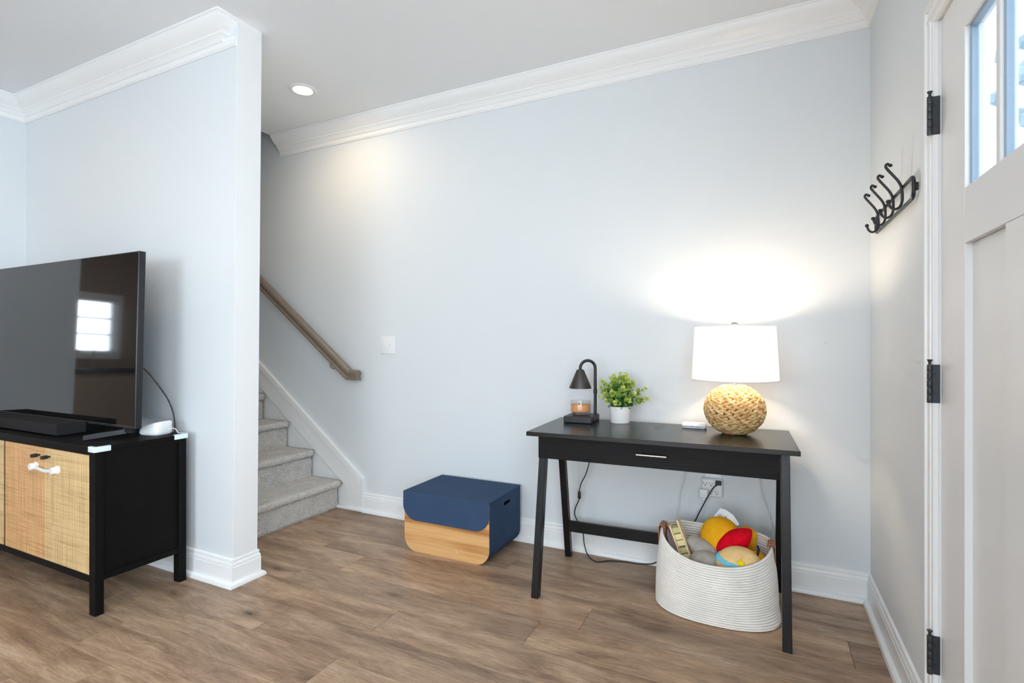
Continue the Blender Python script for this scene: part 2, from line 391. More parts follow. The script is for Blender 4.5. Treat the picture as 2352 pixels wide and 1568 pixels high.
mb = MB().box(-8.6, XR + .06, YR - .12, YP1, ZC, ZC + .2).box(XCE, XR + .06, YP1, YB + .12, ZC, ZC + .2)
mb.obj('ceiling', M['ceil'], kind='structure')
MB().box(-6.12, XCE + .1, YP1 - .13, YB + .12, 5.0, 5.1).obj('ceiling_stairwell', M['ceil'], kind='structure')
MB().box(-6.12, XR + .06, YB, YB + .12, 0, 5).obj('wall_back', M['wall'], kind='structure')
mb = MB(); T = XR + .06
DY0, DY1 = .838, 1.782                     # rough door opening
WY0, WY1, WZ0, WZ1 = -1.92, .48, .62, 2.22  # unseen front window, added for its light
mb.box(XR, T, DY1, YB, 0, ZC).box(XR, T, DY0, DY1, 2.036, ZC).box(XR, T, WY1, DY0, 0, ZC)
mb.box(XR, T, WY0, WY1, 0, WZ0).box(XR, T, WY0, WY1, WZ1, ZC).box(XR, T, YR - .12, WY0, 0, ZC)
mb.obj('wall_right', M['wall'], kind='structure')
RX0, RX1, RZ0, RZ1 = -2.25, .25, .6, 2.24
mb = MB().box(-8.6, RX0, YR - .12, YR, 0, ZC).box(RX1, XR, YR - .12, YR, 0, ZC).box(RX0, RX1, YR - .12, YR, 0, RZ0).box(RX0, RX1, YR - .12, YR, RZ1, ZC)
mb.obj('wall_rear', M['wall'], kind='structure')
MB().box(XL - .12, XL, .89, YP0, 0, ZC).obj('wall_left', M['wall'], kind='structure')
mb = MB().hexa([(-8.6, YP0, 0), (XE0, YP0, 0), (XE0, YP1, 0), (-8.6, YP1, 0), (-8.6, YP0, ZC), (XE1, YP0, ZC), (XE1, YP1, ZC), (-8.6, YP1, ZC)])
mb.obj('wall_partition', M['wall'], kind='structure')
MB().box(-6.12, XCE, YP0, YP1, ZC + .2, 5).box(-6.12, -6, YP1, YB, 0, 5).box(XCE, XCE + .1, YP1, YB, ZC + .2, 5).obj('wall_stairwell', M['wall'], kind='structure')
KY0, KY1, KZ0, KZ1 = -1.55, -.42, 1.12, 1.92
mb = MB().box(-8.72, -8.6, YR - .12, KY0, 0, ZC).box(-8.72, -8.6, KY1, YP0, 0, ZC).box(-8.72, -8.6, KY0, KY1, 0, KZ0).box(-8.72, -8.6, KY0, KY1, KZ1, ZC)
mb.obj('wall_kitchen', M['kitchen'], kind='structure')

# mouldings
CROWN = [(0, 0), (.100, 0), (.100, -.009), (.094, -.012), (.089, -.022), (.079, -.036), (.064, -.049), (.050, -.058), (.043, -.064), (.043, -.070), (.038, -.073), (.031, -.079), (.024, -.089), (.020, -.096), (.013, -.099), (.013, -.122), (.008, -.126), (.008, -.130), (0, -.130)]
CROWN = [(d, ZC + z) for d, z in CROWN]
BASE = [(0, 0), (.032, 0), (.032, .006), (.029, .015), (.022, .021), (.0145, .023), (.0145, .090), (.0125, .093), (.0135, .098), (.0125, .106), (.009, .112), (.0065, .113), (.0095, .117), (.0085, .126), (.004, .1295), (0, .1305)]
def moulding(name, prof, rows):
    mb = MB(); mb.ring([[(p[0] + m[0] * d, p[1] + m[1] * d, z) for d, z in prof] for p, m in rows])
    return mb.obj(name, M['trim'], smooth=28, kind='structure')
moulding('trim_1', CROWN, [((XR, YB), (-1, -1)), ((XCE, YB), (0, -1))])                      # back wall crown
moulding('trim_2', CROWN, [((XR, YR), (-1, 1)), ((XR, YB), (-1, -1))])                       # right wall crown
moulding('trim_3', CROWN, [((XE1 - .100, YP0), (1, 0)), ((XE1 - .100, YP0), (1, -1)), ((XL, YP0), (1, -1))])  # partition crown
moulding('trim_10', [(0, ZC - .088), (.0131, ZC - .088), (.0131, ZC - .122), (.0081, ZC - .126), (.0081, ZC - .1302), (0, ZC - .1302)], [((XE1 - .003, YP0), (0, -1)), ((XL, YP0), (1, -1))])  # frieze below it
moulding('trim_4', CROWN, [((XL, YP0), (1, -1)), ((XL, .89), (1, 0))])                       # left wall crown
moulding('trim_5', CROWN, [((RX0 - 4, YR), (0, 1)), ((XR, YR), (-1, 1))])                    # rear wall crown
moulding('baseboard_back', BASE, [((XR, YB), (-1, -1)), ((-2.455, YB), (0, -1))])
moulding('baseboard_right', BASE, [((XR, 1.832), (-1, 0)), ((XR, YB), (-1, -1))])
moulding('baseboard_front', BASE, [((XR, YR), (-1, 1)), ((XR, .786), (-1, 0))])
moulding('baseboard_rear', BASE, [((-8.5, YR), (0, 1)), ((XR, YR), (-1, 1))])
moulding('baseboard_partition', BASE, [((XL, YP0), (1, -1)), ((XE0, YP0), (1, -1)), ((XE0, YP1), (1, 1)), ((-2.70, YP1), (0, 1))])
moulding('baseboard_left', BASE, [((XL, YP0), (1, -1)), ((XL, .89), (1, 0))])

# stair skirt on the back wall
SL = .756
mb = MB()
mb.prism([(-2.605, 0), (-2.605, .157), (-4.6, .157 + 1.995 * SL), (-4.6, 0)], 'y', YB, YB - .004)
mb.prism([(-2.605, 0), (-2.605, .157), (-4.6, .157 + 1.995 * SL), (-4.6, .228 + 2.145 * SL), (-2.4556, .2274), (-2.4556, 0)], 'y', YB, YB - .019, .0012, 1)
def strip(o0, o1, th):
    L = math.sqrt(1 + SL * SL)
    def pl(d): d -= .0007; return [(-2.455 - d, .1315 - d), (-2.455 - d, .228 - d * (L - SL)), (-4.6, .228 + 2.145 * SL - d * L)]
    mb.prism(pl(o0) + pl(o1)[::-1], 'y', YB, YB - th, .0012, 1)
strip(0, .0125, .024); strip(.0160, .036, .026)
mb.box(-2.70, -2.455, YB - .034, YB - .012, 0, .020, .006, 2)
mb.obj('trim_6', M['trim'], kind='structure')

# door casing and jamb
def casing():
    mb = MB()
    for (a, b, sg) in ((1.766, 1.830, 1), (.790, .854, -1)):
        inn, out = (a, b) if sg > 0 else (b, a)
        mb.box(XR - .014, XR, a, b, 0, 2.0845, .002, 1)
        mb.box(XR - .021, XR, out - sg * .012, out, 0, 2.0845, .004, 2)
        mb.box(XR - .018, XR, inn + sg * .016, inn + sg * .028, 0, 2.036, .004, 2)
    mb.box(XR - .0142, XR, .790, 1.830, 2.0205, 2.084, .002, 1)
    mb.box(XR - .0212, XR, .7905, 1.8295, 2.0725, 2.0845, .004, 2)
    mb.box(XR - .0182, XR, .80, 1.815, 2.0365, 2.0485, .004, 2)
    return mb.obj('trim_7', M['trim'], smooth=35, kind='structure')
casing()
MB().box(XR, T, 1.766, DY1, 0, 2.036).box(XR, T, DY0, .854, 0, 2.036).box(XR, T, .854, 1.766, 2.0205, 2.036).box(XR, T, .854, 1.766, -.004, .012).obj('trim_8', M['trim'], kind='structure')

# front door
door = struct('door_1')
X0, X1 = XR + .003, XR + .040
ST = [(1.583, 1.7635), (.8565, 1.037)]
for a, b in ST: MB().box(X0, X1, a, b, .014, 2.017, .0012, 1).obj('stile', M['door'], door)
for z0, z1 in ((.014, .235), (1.388, 1.520), (1.905, 2.017)): MB().box(X0 + .0002, X1, 1.0371, 1.5829, z0, z1, .0008, 1).obj('rail', M['door'], door)
MB().box(X0 + .0002, X1, 1.268, 1.352, .236, 1.387, .0008, 1).obj('mullion', M['door'], door)
for a, b in ((1.352, 1.583), (1.037, 1.268)): MB().box(X0 + .015, X1 - .008, a, b, .236, 1.387).obj('panel', M['door'], door)
for y in (1.401, 1.219): MB().box(X0 + .004, X1 - .004, y - .011, y + .011, 1.5205, 1.9045, .002, 1).obj('muntin', M['door'], door)
for a, b in ((1.412, 1.583), (1.230, 1.390), (1.037, 1.208)):
    p = MB().box(X0 + .016, X0 + .020, a, b, 1.5205, 1.9045).obj('pane', M['glass'], door)
    f = MB()
    for q in ((a, a + .007, 1.5205, 1.9045), (b - .007, b, 1.5205, 1.9045)): f.box(X0 + .010, X0 + .026, q[0], q[1], q[2], q[3], .002, 1)
    f.box(X0 + .010, X0 + .026, a + .007, b - .007, 1.5205, 1.5275, .002, 1).box(X0 + .010, X0 + .026, a + .007, b - .007, 1.8975, 1.9045, .002, 1)
    f.obj('glazing_bead', M['bead'], p)
for z in (.305, 1.040, 1.767):
    h = MB().box(XR - .0185, XR + .0015, 1.7645, 1.7675, z - .052, z + .052, .0008, 1).obj('hinge', M['hinge'], door)
    hx, hy = XR - .0215, 1.7640
    for i in range(5):
        a = z - .052 + i * .0208; MB().lathe([(.0001, .0004), (.0062, .0004), (.0066, .0012), (.0066, .0196), (.0062, .0204), (.0001, .0204)], (hx, hy, a), 16).obj('knuckle', M['hinge'], h, smooth=40)
    MB().lathe([(.0001, 0), (.0034, 0), (.0034, .007), (.0040, .009), (.0066, .0125), (.0066, .014), (.0001, .0145)], (hx, hy, z + .052), 16).obj('pin', M['hinge'], h, smooth=40)
    for q in (-.026, .026): MB().cyl((XR - .0105, 1.7646, z + q), (XR - .0105, 1.7636, z + q), .0032, n=12).obj('screw', M['black_metal'], h)
k = MB().lathe([(.0001, 0), (.032, 0), (.032, .006), (.012, .010), (.011, .035), (.022, .042), (.028, .054), (.024, .066), (.0001, .07)], (0, 0, 0), 24).obj('knob', M['black_metal'], door, smooth=40)
k.rotation_euler = (0, -PI / 2, 0); k.location = (X0, .925, .96)

def window(name, axis, pos, a0, a1, z0, z1, nx, nz, inward, depth=.12):
    """casement frame with muntins in a wall opening; axis 'x' = wall plane at x=pos, 'y' = wall plane at y=pos; inward = +-1"""
    w_ = struct(name)
    def bx(mb, u0, u1, d0, d1, q0, q1):
        d0, d1 = pos - inward * d0, pos - inward * d1
        if axis == 'x': mb.box(d0, d1, u0, u1, q0, q1, .002, 1)
        else: mb.box(u0, u1, d0, d1, q0, q1, .002, 1)
    mb = MB()
    for u0, u1, q0, q1 in ((a0, a0 + .05, z0, z1), (a1 - .05, a1, z0, z1), (a0 + .05, a1 - .05, z0, z0 + .05), (a0 + .05, a1 - .05, z1 - .05, z1)): bx(mb, u0, u1, .03, depth - .01, q0, q1)
    mb.obj('window_frame', M['trim'], w_)
    mb = MB()
    for u0, u1, q0, q1 in ((a0 - .07, a0, z0 - .07, z1 + .07), (a1, a1 + .07, z0 - .07, z1 + .07), (a0, a1, z0 - .07, z0), (a0, a1, z1, z1 + .07)): bx(mb, u0, u1, -.018, 0, q0, q1)
    mb.obj('window_casing', M['trim'], w_)
    for i in range(1, nx):
        u = a0 + .05 + (a1 - a0 - .1) * i / nx; mb = MB(); bx(mb, u - .011, u + .011, .055, .085, z0 + .05, z1 - .05); mb.obj('muntin', M['trim'], w_)
    for i in range(1, nz):
        q = z0 + .05 + (z1 - z0 - .1) * i / nz; mb = MB(); bx(mb, a0 + .05, a1 - .05, .058, .082, q - .011, q + .011); mb.obj('muntin', M['trim'], w_)
    mb = MB(); bx(mb, a0 + .05, a1 - .05, .067, .073, z0 + .05, z1 - .05); mb.obj('pane', M['glass'], w_)
    return w_
window('window_added_front', 'x', XR, WY0, WY1, WZ0, WZ1, 4, 2, -1)  # added out-of-view frame around the front fill light
window('window_2', 'y', YR, RX0, RX1, RZ0, RZ1, 5, 2, 1)
window('window_3', 'x', -8.6, KY0, KY1, KZ0, KZ1, 2, 3, 1)

# pale board added on the partition end; its tone stands for brighter light there
MB().hexa([(XE0, YP0, 0), (XE0 + .003, YP0, 0), (XE0 + .003, YP1, 0), (XE0, YP1, 0), (XE1, YP0, ZC), (XE1 + .003, YP0, ZC), (XE1 + .003, YP1, ZC), (XE1, YP1, ZC)]).obj('added_end_board', paint('end_board_lit_tone', (.79, .80, .805, 1), .5, .3), kind='structure')

# stairs
stairs = thing('staircase', 'grey speckled carpeted staircase climbing behind the partition wall', 'staircase', (-2.68, YP1 + .004, 0))
RISE, RUN, SW = .190, .2555, YB - YP1 - .022
def carpet_step(i):
    z0 = i * RISE; z1 = z0 + RISE + .004; xf = -i * RUN
    prof = [(xf, 0 if i == 0 else z0 - .01)]
    for k in range(1, 8): prof.append((xf, prof[0][1] + (z1 - .052 - prof[0][1]) * k / 7))
    prof += [(xf + .006, z1 - .050), (xf + .016, z1 - .047), (xf + .025, z1 - .040), (xf + .030, z1 - .029), (xf + .030, z1 - .017), (xf + .025, z1 - .007), (xf + .014, z1 - .001), (xf, z1)]
    for k in range(1, 13): prof.append((xf - (RUN + .03) * k / 12, z1))
    return prof
rr = random.Random(3)
NSTEP = 9
for i in range(NSTEP):
    prof = carpet_step(i); nys = 64 if i < 4 else 12
    fine = []
    for a, b in zip(prof, prof[1:]):
        n = max(1, int(math.hypot(b[0] - a[0], b[1] - a[1]) / .012)) if i < 4 else 1
        fine += [(a[0] + (b[0] - a[0]) * q / n, a[1] + (b[1] - a[1]) * q / n) for q in range(n)]
    fine.append(prof[-1])
    split = next(q for q, p in enumerate(fine) if p[1] > prof[7][1] + 1e-6)
    for nm, seg in (('riser', fine[:split + 1]), ('tread', fine[split:])):
        mb = MB(); grid = []
        for j in range(nys + 1):
            y = SW * j / nys
            grid.append([mb.bm.verts.new((x + rr.uniform(-.0022, .0022), y, z + (rr.uniform(-.0022, .0022) if z > .004 else 0))) for x, z in seg])
        for j in range(nys):
            for q in range(len(seg) - 1): mb.bm.faces.new((grid[j][q], grid[j][q + 1], grid[j + 1][q + 1], grid[j + 1][q]))
        st = mb.obj(nm, M['carpet'], stairs, smooth=60)
        so = st.modifiers.new('thickness', 'SOLIDIFY'); so.thickness = .008; so.offset = -1 if nm == 'riser' else -1

# handrail
hr = thing('handrail', 'grey-brown wooden stair handrail fixed to the back wall', 'handrail')
def rail_prof(): return [(-.026, -.032), (.026, -.032), (.026, -.020), (.019, -.012), (.022, .000), (.028, .010), (.028, .020), (.020, .032), (.006, .038), (-.006, .038), (-.020, .032), (-.028, .020), (-.028, .010), (-.022, .000), (-.019, -.012), (-.026, -.020)]
ry = YB - .070
A = Vector((-2.525, 0, .935)); Bp = Vector((-4.55, 0, .935 + 2.025 * .765)); E_ = Vector((-2.448, 0, .925))
def sect(p, t):
    up = Vector((-t.z, 0, t.x)); up = up if up.z > 0 else -up
    return [(p.x + up.x * v, ry + u, p.z + up.z * v) for u, v in rail_prof()]
t1 = (A - Bp).normalized(); t2 = Vector((1, 0, 0)); tm = (t1 + t2).normalized()
def sect_m(p):
    k = 1 / tm.dot(t2); up = Vector((-tm.z, 0, tm.x)); up = up if up.z > 0 else -up
    return [(p.x + up.x * v * k, ry + u, p.z + up.z * v * k) for u, v in rail_prof()]
MB().ring([sect(Bp, t1), sect_m(A)]).obj('rail', M['olive_rail'], hr, smooth=40)
MB().ring([sect_m(A), sect(E_ + Vector((-.01, 0, .006)), t2), [(x + .010, y * .98 + ry * .02, z * .97 + .93 * .03) for x, y, z in sect(E_ + Vector((-.01, 0, .006)), t2)]]).obj('end_return', M['olive_rail'], hr, smooth=40)
for x in (-2.70, -2.62 - .95, -4.3):
    z = .935 + (-2.525 - x) * .765 - .045
    MB().tube(catmull([(x, YB, z - .05), (x, YB - .05, z - .05), (x, ry, z - .03), (x, ry, z + .006)], 5), .005, 8).lathe([(.0001, 0), (.016, 0), (.016, .003), (.0001, .004)], (x, ry, z + .004), 16).obj('bracket', M['steel'], hr, smooth=40)
for x in (-2.575, -2.635):
    z = .935 + (-2.525 - x) * .765 - .044
    MB().lathe([(.0001, -.008), (.005, -.007), (.006, 0), (.006, .01)], (x, ry - .012, z), 10).obj('screw', M['steel'], hr, smooth=40)

# recessed downlight in the hall ceiling
def downlight(name, x, y, label, power):
    d = thing(name, label, 'ceiling light', (x, y, ZC), group='recessed downlights')
    MB().lathe([(.080, -.0002), (.080, -.004), (.076, -.007), (.068, -.008), (.058, -.006), (.054, .0)], (0, 0, 0), 40).lathe([(.054, 0), (.054, -.003), (.0525, -.003)], (0, 0, 0), 40).obj('trim_ring', M['white_plastic'], d, smooth=40)
    MB().lathe([(.0001, -.0035), (.054, -.0035)], (0, 0, 0), 40).obj('lens', M['lens'], d)
    l = bpy.data.lights.new('downlight_lamp', 'AREA'); l.shape = 'DISK'; l.size = .10; l.energy = power; l.color = (1.0, .76, .50)
    o = bpy.data.objects.new('downlight_lamp', l); COL.objects.link(o); o.parent = d; o.location = (0, 0, -.012)
    return d
downlight('downlight', -2.50, 2.275, 'glowing round recessed downlight in the hall ceiling by the stairs', 4.6)
downlight('downlight', -3.42, .62, 'recessed downlight in the living room ceiling before the television', 2.5)
downlight('downlight', -6.6, -.6, 'added kitchen ceiling downlight brightening the television reflection', 26)  # added lamp, lifts the dim kitchen in the screen reflection
downlight('downlight', -1.30, .10, 'added unseen living room downlight near the front door', 4)  # unseen lamp added for extra warm top light

# ================================================================== THE THINGS
# ---- black desk
DR = math.radians(2.2); DC = (-.43, 2.432); TZ = .75
desk = thing('desk', 'black wood-grain desk with splayed legs and one wide drawer', 'desk', (DC[0], DC[1], 0), DR)
MB().box(-.547, .547, -.262, .240, TZ - .019, TZ, .0012, 1).obj('tabletop', black_wood('black_ash_laminate_top', rough=.27, spec=.5), desk)
MB().box(-.520, .484, -.176, -.160, .616, TZ - .0192, .001, 1).obj('drawer_front', M['desk_front'], desk)
for s in (-1, 1): MB().box(s * .506 - .009, s * .506 + .009, -.1595, .150, .640, TZ - .0192).obj('side_rail', M['desk'], desk)
MB().box(-.505, .505, .135, .150, .640, TZ - .0194).obj('back_rail', M['desk'], desk)
def leg(x0, x1, yb, yt, zt, d):
    return MB().hexa([(x0, yb, 0), (x1, yb, 0), (x1, yb + d, 0), (x0, yb + d, 0), (x0, yt, zt), (x1, yt, zt), (x1, yt + d, zt), (x0, yt + d, zt)])
def bev(mb, o=.0015):
    bmesh.ops.recalc_face_normals(mb.bm, faces=mb.bm.faces)
    bmesh.ops.bevel(mb.bm, geom=list(mb.bm.edges), offset=o, segments=1, affect='EDGES', profile=.5); return mb
bev(leg(-.524, -.491, -.262, -.158, .614, .038)).obj('leg', M['desk'], desk)
bev(leg(.487, .519, -.272, -.166, .730, .038)).obj('leg', M['desk'], desk)
for s in (-1, 1): bev(leg(s * .507 - .0165, s * .507 + .0165, .240, .110, .640, .036)).obj('leg', M['desk'], desk)
MB().box(-.491, .491, .205, .223, .150, .206, .001, 1).obj('stretcher', M['desk'], desk)
h = MB().tube([(-.065, -.200, .674), (.060, -.200, .674)], .0055, 14).obj('drawer_handle', M['steel'], desk, smooth=40)
for x in (-.052, .047): MB().box(x - .005, x + .005, -.1965, -.1758, .670, .678).obj('handle_post', M['steel'], h)

def on_desk(px, py): return (px, py, TZ)

# ---- table lamp
LX, LY = -.113, 2.500
lamp = thing('table_lamp', 'lit table lamp with white drum shade and woven seagrass ball base', 'lamp', (LX, LY, TZ))
RX_, RZ_, CZ_ = .121, .106, .108
base = MB().ell((0, 0, CZ_), (RX_ - .010, RX_ - .010, RZ_ - .009), 32, 16).obj('woven_base', M['seagrass_core'], lamp, smooth=60)
rb = random.Random(5); NROW = 13
for k in range(NROW):
    ph = -1.26 + (k + .5) / NROW * 2.56
    rho = RX_ * math.cos(ph); zz = CZ_ + RZ_ * math.sin(ph)
    n = max(8, int(2 * PI * rho / .034)); mb = MB(); off = rb.uniform(0, 6)
    nrm = Vector((math.cos(ph) / RX_, 0, math.sin(ph) / RZ_)).normalized(); tu = Vector((-nrm.z, 0, nrm.x))
    for s in (-1, 1):
        for j in range(n):
            th = 2 * PI * (j + (0 if s > 0 else .5)) / n + off
            R_ = Matrix.Rotation(th, 4, 'Z')
            tilt = s * math.radians(24 + rb.uniform(-5, 5))
            f = Matrix(((0, nrm.x, tu.x, 0), (1, 0, 0, 0), (0, nrm.z, tu.z, 0), (0, 0, 0, 1)))  # local x tangent, y normal, z up the surface
            loc = Vector((rho, 0, zz)) + tu * (s * .0046) + nrm * rb.uniform(-.0008, .0012)
            m = R_ @ Matrix.Translation(loc) @ f @ Matrix.Rotation(-tilt, 4, 'Y')
            sl = 2 * PI * rho / n * .72 * rb.uniform(.92, 1.12)
            q = bmesh.ops.create_uvsphere(mb.bm, u_segments=8, v_segments=5, radius=1)
            sc = Matrix.Diagonal((sl, .0085, .0086 * rb.uniform(.88, 1.1), 1)) @ Matrix.Rotation(PI / 2, 4, 'Y')
            for v in q['verts']: v.co = m @ sc @ v.co
    mb.obj('woven_braid', M['seagrass'], base, smooth=70)
MB().lathe([(.0001, .209), (.045, .209), (.045, .212), (.010, .214), (.010, .252), (.014, .254), (.014, .262), (.0001, .264)], (0, 0, 0), 24).obj('neck', M['steel'], lamp, smooth=40)
SB, STP, RB_, RT_ = .236, .472, .179, .1655
sh = MB().lathe([(RB_, SB), (RB_ - (RB_ - RT_) * .5, (SB + STP) / 2), (RT_, STP), (RT_ - .002, STP), (RB_ - .002, SB)], (0, 0, 0), 72)
sh = sh.obj('lamp_shade', M['shade'], lamp, smooth=50)
MB().lathe([(RB_ + .0006, SB), (RB_ + .0003, SB + .004), (RB_ - .0026, SB + .004), (RB_ - .0026, SB), (RB_ + .0006, SB)], (0, 0, 0), 72).obj('shade_hem', M['shade'], sh)
mb = MB()
for a in (0, 2 * PI / 3, 4 * PI / 3): mb.tube([(.008 * math.cos(a), .008 * math.sin(a), STP - .006), (RT_ * .992 * math.cos(a), RT_ * .992 * math.sin(a), STP - .006)], .0016, 6)
mb.obj('shade_spider', M['steel'], lamp)
MB().tube(catmull([(0, .012, .262), (0, .045, .32), (0, .045, .41), (0, .004, STP - .008)], 6), .0018, 6).tube(catmull([(0, -.012, .262), (0, -.045, .32), (0, -.045, .41), (0, -.004, STP - .008)], 6), .0018, 6).obj('harp', M['steel'], lamp, smooth=60)
MB().lathe([(.0001, STP - .012), (.005, STP - .012), (.005, STP - .002), (.008, STP), (.0145, STP + .006), (.0155, STP + .012), (.011, STP + .019), (.0001, STP + .022)], (0, 0, 0), 20).obj('finial', M['steel'], lamp, smooth=50)
MB().lathe([(.0001, .262), (.013, .264), (.014, .285), (.024, .315), (.028, .335), (.022, .355), (.0001, .366)], (0, 0, 0), 20).obj('bulb', M['bulb'], lamp, smooth=50)
l = bpy.data.lights.new('table_lamp_light', 'POINT'); l.energy = 10; l.color = (1.0, .80, .58); l.shadow_soft_size = .035
o = bpy.data.objects.new('table_lamp_light', l); COL.objects.link(o); o.parent = lamp; o.location = (0, 0, .405)

# ---- candle warmer and candle
cw = thing('candle_warmer_lamp', 'black candle warmer with cone shade on a curved pole', 'lamp', (-.838, 2.560, TZ), DR)
MB().box(-.0715, .0715, -.083, .083, .001, .033, .003, 2).obj('base', M['black_metal'], cw)
px, py = .056, .058; qx, qy = -.014, .022
arc = [(px, py, .033), (px, py, .10), (px, py, .15), (px, py, .262)]
ctr = ((px + qx) / 2, (py + qy) / 2); rad = math.hypot(px - qx, py - qy) / 2; ux, uy = (px - qx) / (2 * rad), (py - qy) / (2 * rad)
for i in range(1, 16): a = PI * i / 15; arc.append((ctr[0] + ux * rad * math.cos(a), ctr[1] + uy * rad * math.cos(a), .270 + .040 * math.sin(a)))
arc.append((qx, qy, .258))
MB().tube(arc, .0078, 14).obj('pole', M['black_metal'], cw, smooth=40)
MB().lathe([(.0001, 0), (.0098, 0), (.0098, .022), (.0001, .022)], (px, py, .140), 18).obj('pole_collar', M['black_metal'], cw, smooth=40)
MB().lathe([(.0001, .268), (.007, .268), (.012, .264), (.019, .262), (.0200, .260), (.0575, .170), (.0575, .167), (.0555, .169), (.018, .257), (.0001, .258)], (qx, qy, 0), 44).obj('shade', plain('warmer_shade_metal', (.030, .026, .024, 1), .42, .6), cw, smooth=35)
MB().lathe([(.0001, .180), (.016, .181), (.020, .195), (.014, .225), (.0001, .240)], (qx, qy, 0), 20).obj('bulb', M['white_plastic'], cw, smooth=50)
MB().lathe([(.0001, .0328), (.006, .0328), (.006, .0352), (.0001, .0355)], (-.050, .030, 0), 14).obj('dimmer_button', M['dark_slot'], cw, smooth=40)
cj = thing('candle_jar', 'peach candle in a clear glass jar under the cone shade', 'candle', (-.852, 2.582, TZ + .0335))
MB().lathe([(.0001, .001), (.040, .001), (.049, .007), (.0525, .013), (.0525, .060), (.0505, .064), (.0505, .0715), (.0490, .0715), (.0490, .064), (.0510, .060), (.0508, .0165), (.046, .011), (.0001, .011)], (0, 0, 0), 48).obj('glass_jar', M['jar'], cj, smooth=40)
MB().lathe([(.0001, .0118), (.046, .0118), (.0502, .0165), (.0502, .049), (.0001, .049)], (0, 0, 0), 48).obj('wax', M['wax'], cj, smooth=40)
MB().cyl((0, 0, .049), (.001, 0, .057), .001, n=6).obj('wick', M['dark_slot'], cj)

# ---- potted plant
pl_ = thing('potted_plant', 'small faux eucalyptus plant in a white pot', 'potted plant', (-.650, 2.600, TZ))
MB().lathe([(.0001, .0005), (.046, .0005), (.0475, .003), (.0525, .083), (.0500, .083), (.0485, .076), (.0001, .076)], (0, 0, 0), 44).obj('pot', M['pot'], pl_, smooth=35)
MB().lathe([(.0001, .079), (.049, .0765)], (0, 0, 0), 24).obj('soil', M['soil'], pl_)
rp = random.Random(11)
def sprig(path, tips, size0):
    P = catmull(path, 8); mb = MB(); lay = mb.bm.verts.layers.float.new('tip')
    mb.tube(P, [.0016 * (1 - .6 * i / len(P)) for i in range(len(P))], 5)
    for v in mb.bm.verts: v[lay] = .15
    n = tips; ang = rp.uniform(0, 6)
    for i in range(n):
        f = .12 + .88 * i / (n - 1); idx = min(int(f * (len(P) - 1)), len(P) - 2); p = P[idx]; t = (P[idx + 1] - P[idx]).normalized()
        s = t.cross(Vector((0, 0, 1))); s = s.normalized() if s.length > .05 else Vector((1, 0, 0)); u = s.cross(t)
        ang += PI / 2 + rp.uniform(-.3, .3)
        for q in (0, PI):
            a = ang + q; out = s * math.cos(a) + u * math.sin(a)
            d = (out * (1.0 - .45 * f) + t * (.35 + .75 * f)).normalized(); w = d.cross(t).normalized(); nn = w.cross(d)
            L_ = size0 * (1.05 - .62 * f) * rp.uniform(.85, 1.15); W_ = L_ * .46
            pts = [p, p + d * L_ * .30 + w * W_ * .85 - nn * .001, p + d * L_ * .68 + w * W_ * .95 + nn * .0005, p + d * L_ - nn * L_ * .12, p + d * L_ * .68 - w * W_ * .95 + nn * .0005, p + d * L_ * .30 - w * W_ * .85 - nn * .001]
            vs = [mb.bm.verts.new(x) for x in pts]; mid = [mb.bm.verts.new(p + d * L_ * .33 + nn * .0018), mb.bm.verts.new(p + d * L_ * .68 + nn * .0022)]
            for v in vs + mid: v[lay] = max(0, min(1, f * 1.05 + rp.uniform(-.15, .12)))
            for fc in ((vs[0], vs[1], mid[0]), (vs[1], vs[2], mid[1], mid[0]), (vs[2], vs[3], mid[1]), (vs[3], vs[4], mid[1]), (vs[4], vs[5], mid[0], mid[1]), (vs[5], vs[0], mid[0])): mb.bm.faces.new(fc)
    o = mb.obj('sprig', M['leaf'], pl_, smooth=80)
    return o
for tx, ty, tz, n_ in ((-.085, -.02, .205, 8), (-.055, .03, .222, 8), (-.022, -.03, .232, 9), (.000, .01, .240, 9), (.022, .03, .236, 9), (.040, -.02, .226, 8), (.062, .02, .208, 8), (-.10, .0, .170, 7), (-.075, -.05, .150, 7), (.030, -.06, .180, 7), (-.02, -.075, .160, 7), (.075, -.03, .150, 6), (.128, -.02, .178, 6), (.138, -.01, .128, 8), (.01, .06, .200, 7), (-.05, .06, .180, 7), (-.09, -.03, .125, 5), (.06, -.06, .120, 5), (-.045, -.075, .115, 5), (.0, -.08, .110, 5), (.09, .02, .120, 5)):
    a = rp.uniform(0, 6); r0 = rp.uniform(.005, .03)
    b = (r0 * math.cos(a), r0 * math.sin(a), .078)
    if n_ > 5: sprig([(b[1], b[0], b[2]), (tx * .2, ty * .3 + .01, .078 + (tz - .078) * .4), (tx * .55 + .008, ty * .6 + .012, .078 + (tz - .078) * .66), (tx * .78 + .012, ty * .7 + .02, .078 + (tz - .078) * .84)], n_ - 2, .042)
    sprig([b, (b[0] * .6 + tx * .30, b[1] * .6 + ty * .30, .078 + (tz - .078) * .45), (tx * .72, ty * .72, .078 + (tz - .078) * .80), (tx, ty, tz)], n_, .044)

# ---- white device on the desk
dv = thing('wireless_device', 'small flat white rounded device lying beside the seagrass lamp', 'device', (-.292, 2.590, TZ), DR)
MB().box(-.056, .056, -.036, .036, .0045, .024, .010, 4).box(-.050, .050, -.031, .031, .0005, .010, .004, 2).obj('shell', M['white_plastic'], dv, smooth=40)
MB().cyl((-.006, -.0362, .012), (-.006, -.0352, .012), .002, n=12).obj('reset_hole', M['dark_slot'], dv)
MB().box(.004, .030, -.0364, -.0352, .008, .014).obj('port', plain('port_grey', (.45, .46, .47, 1), .5), dv)

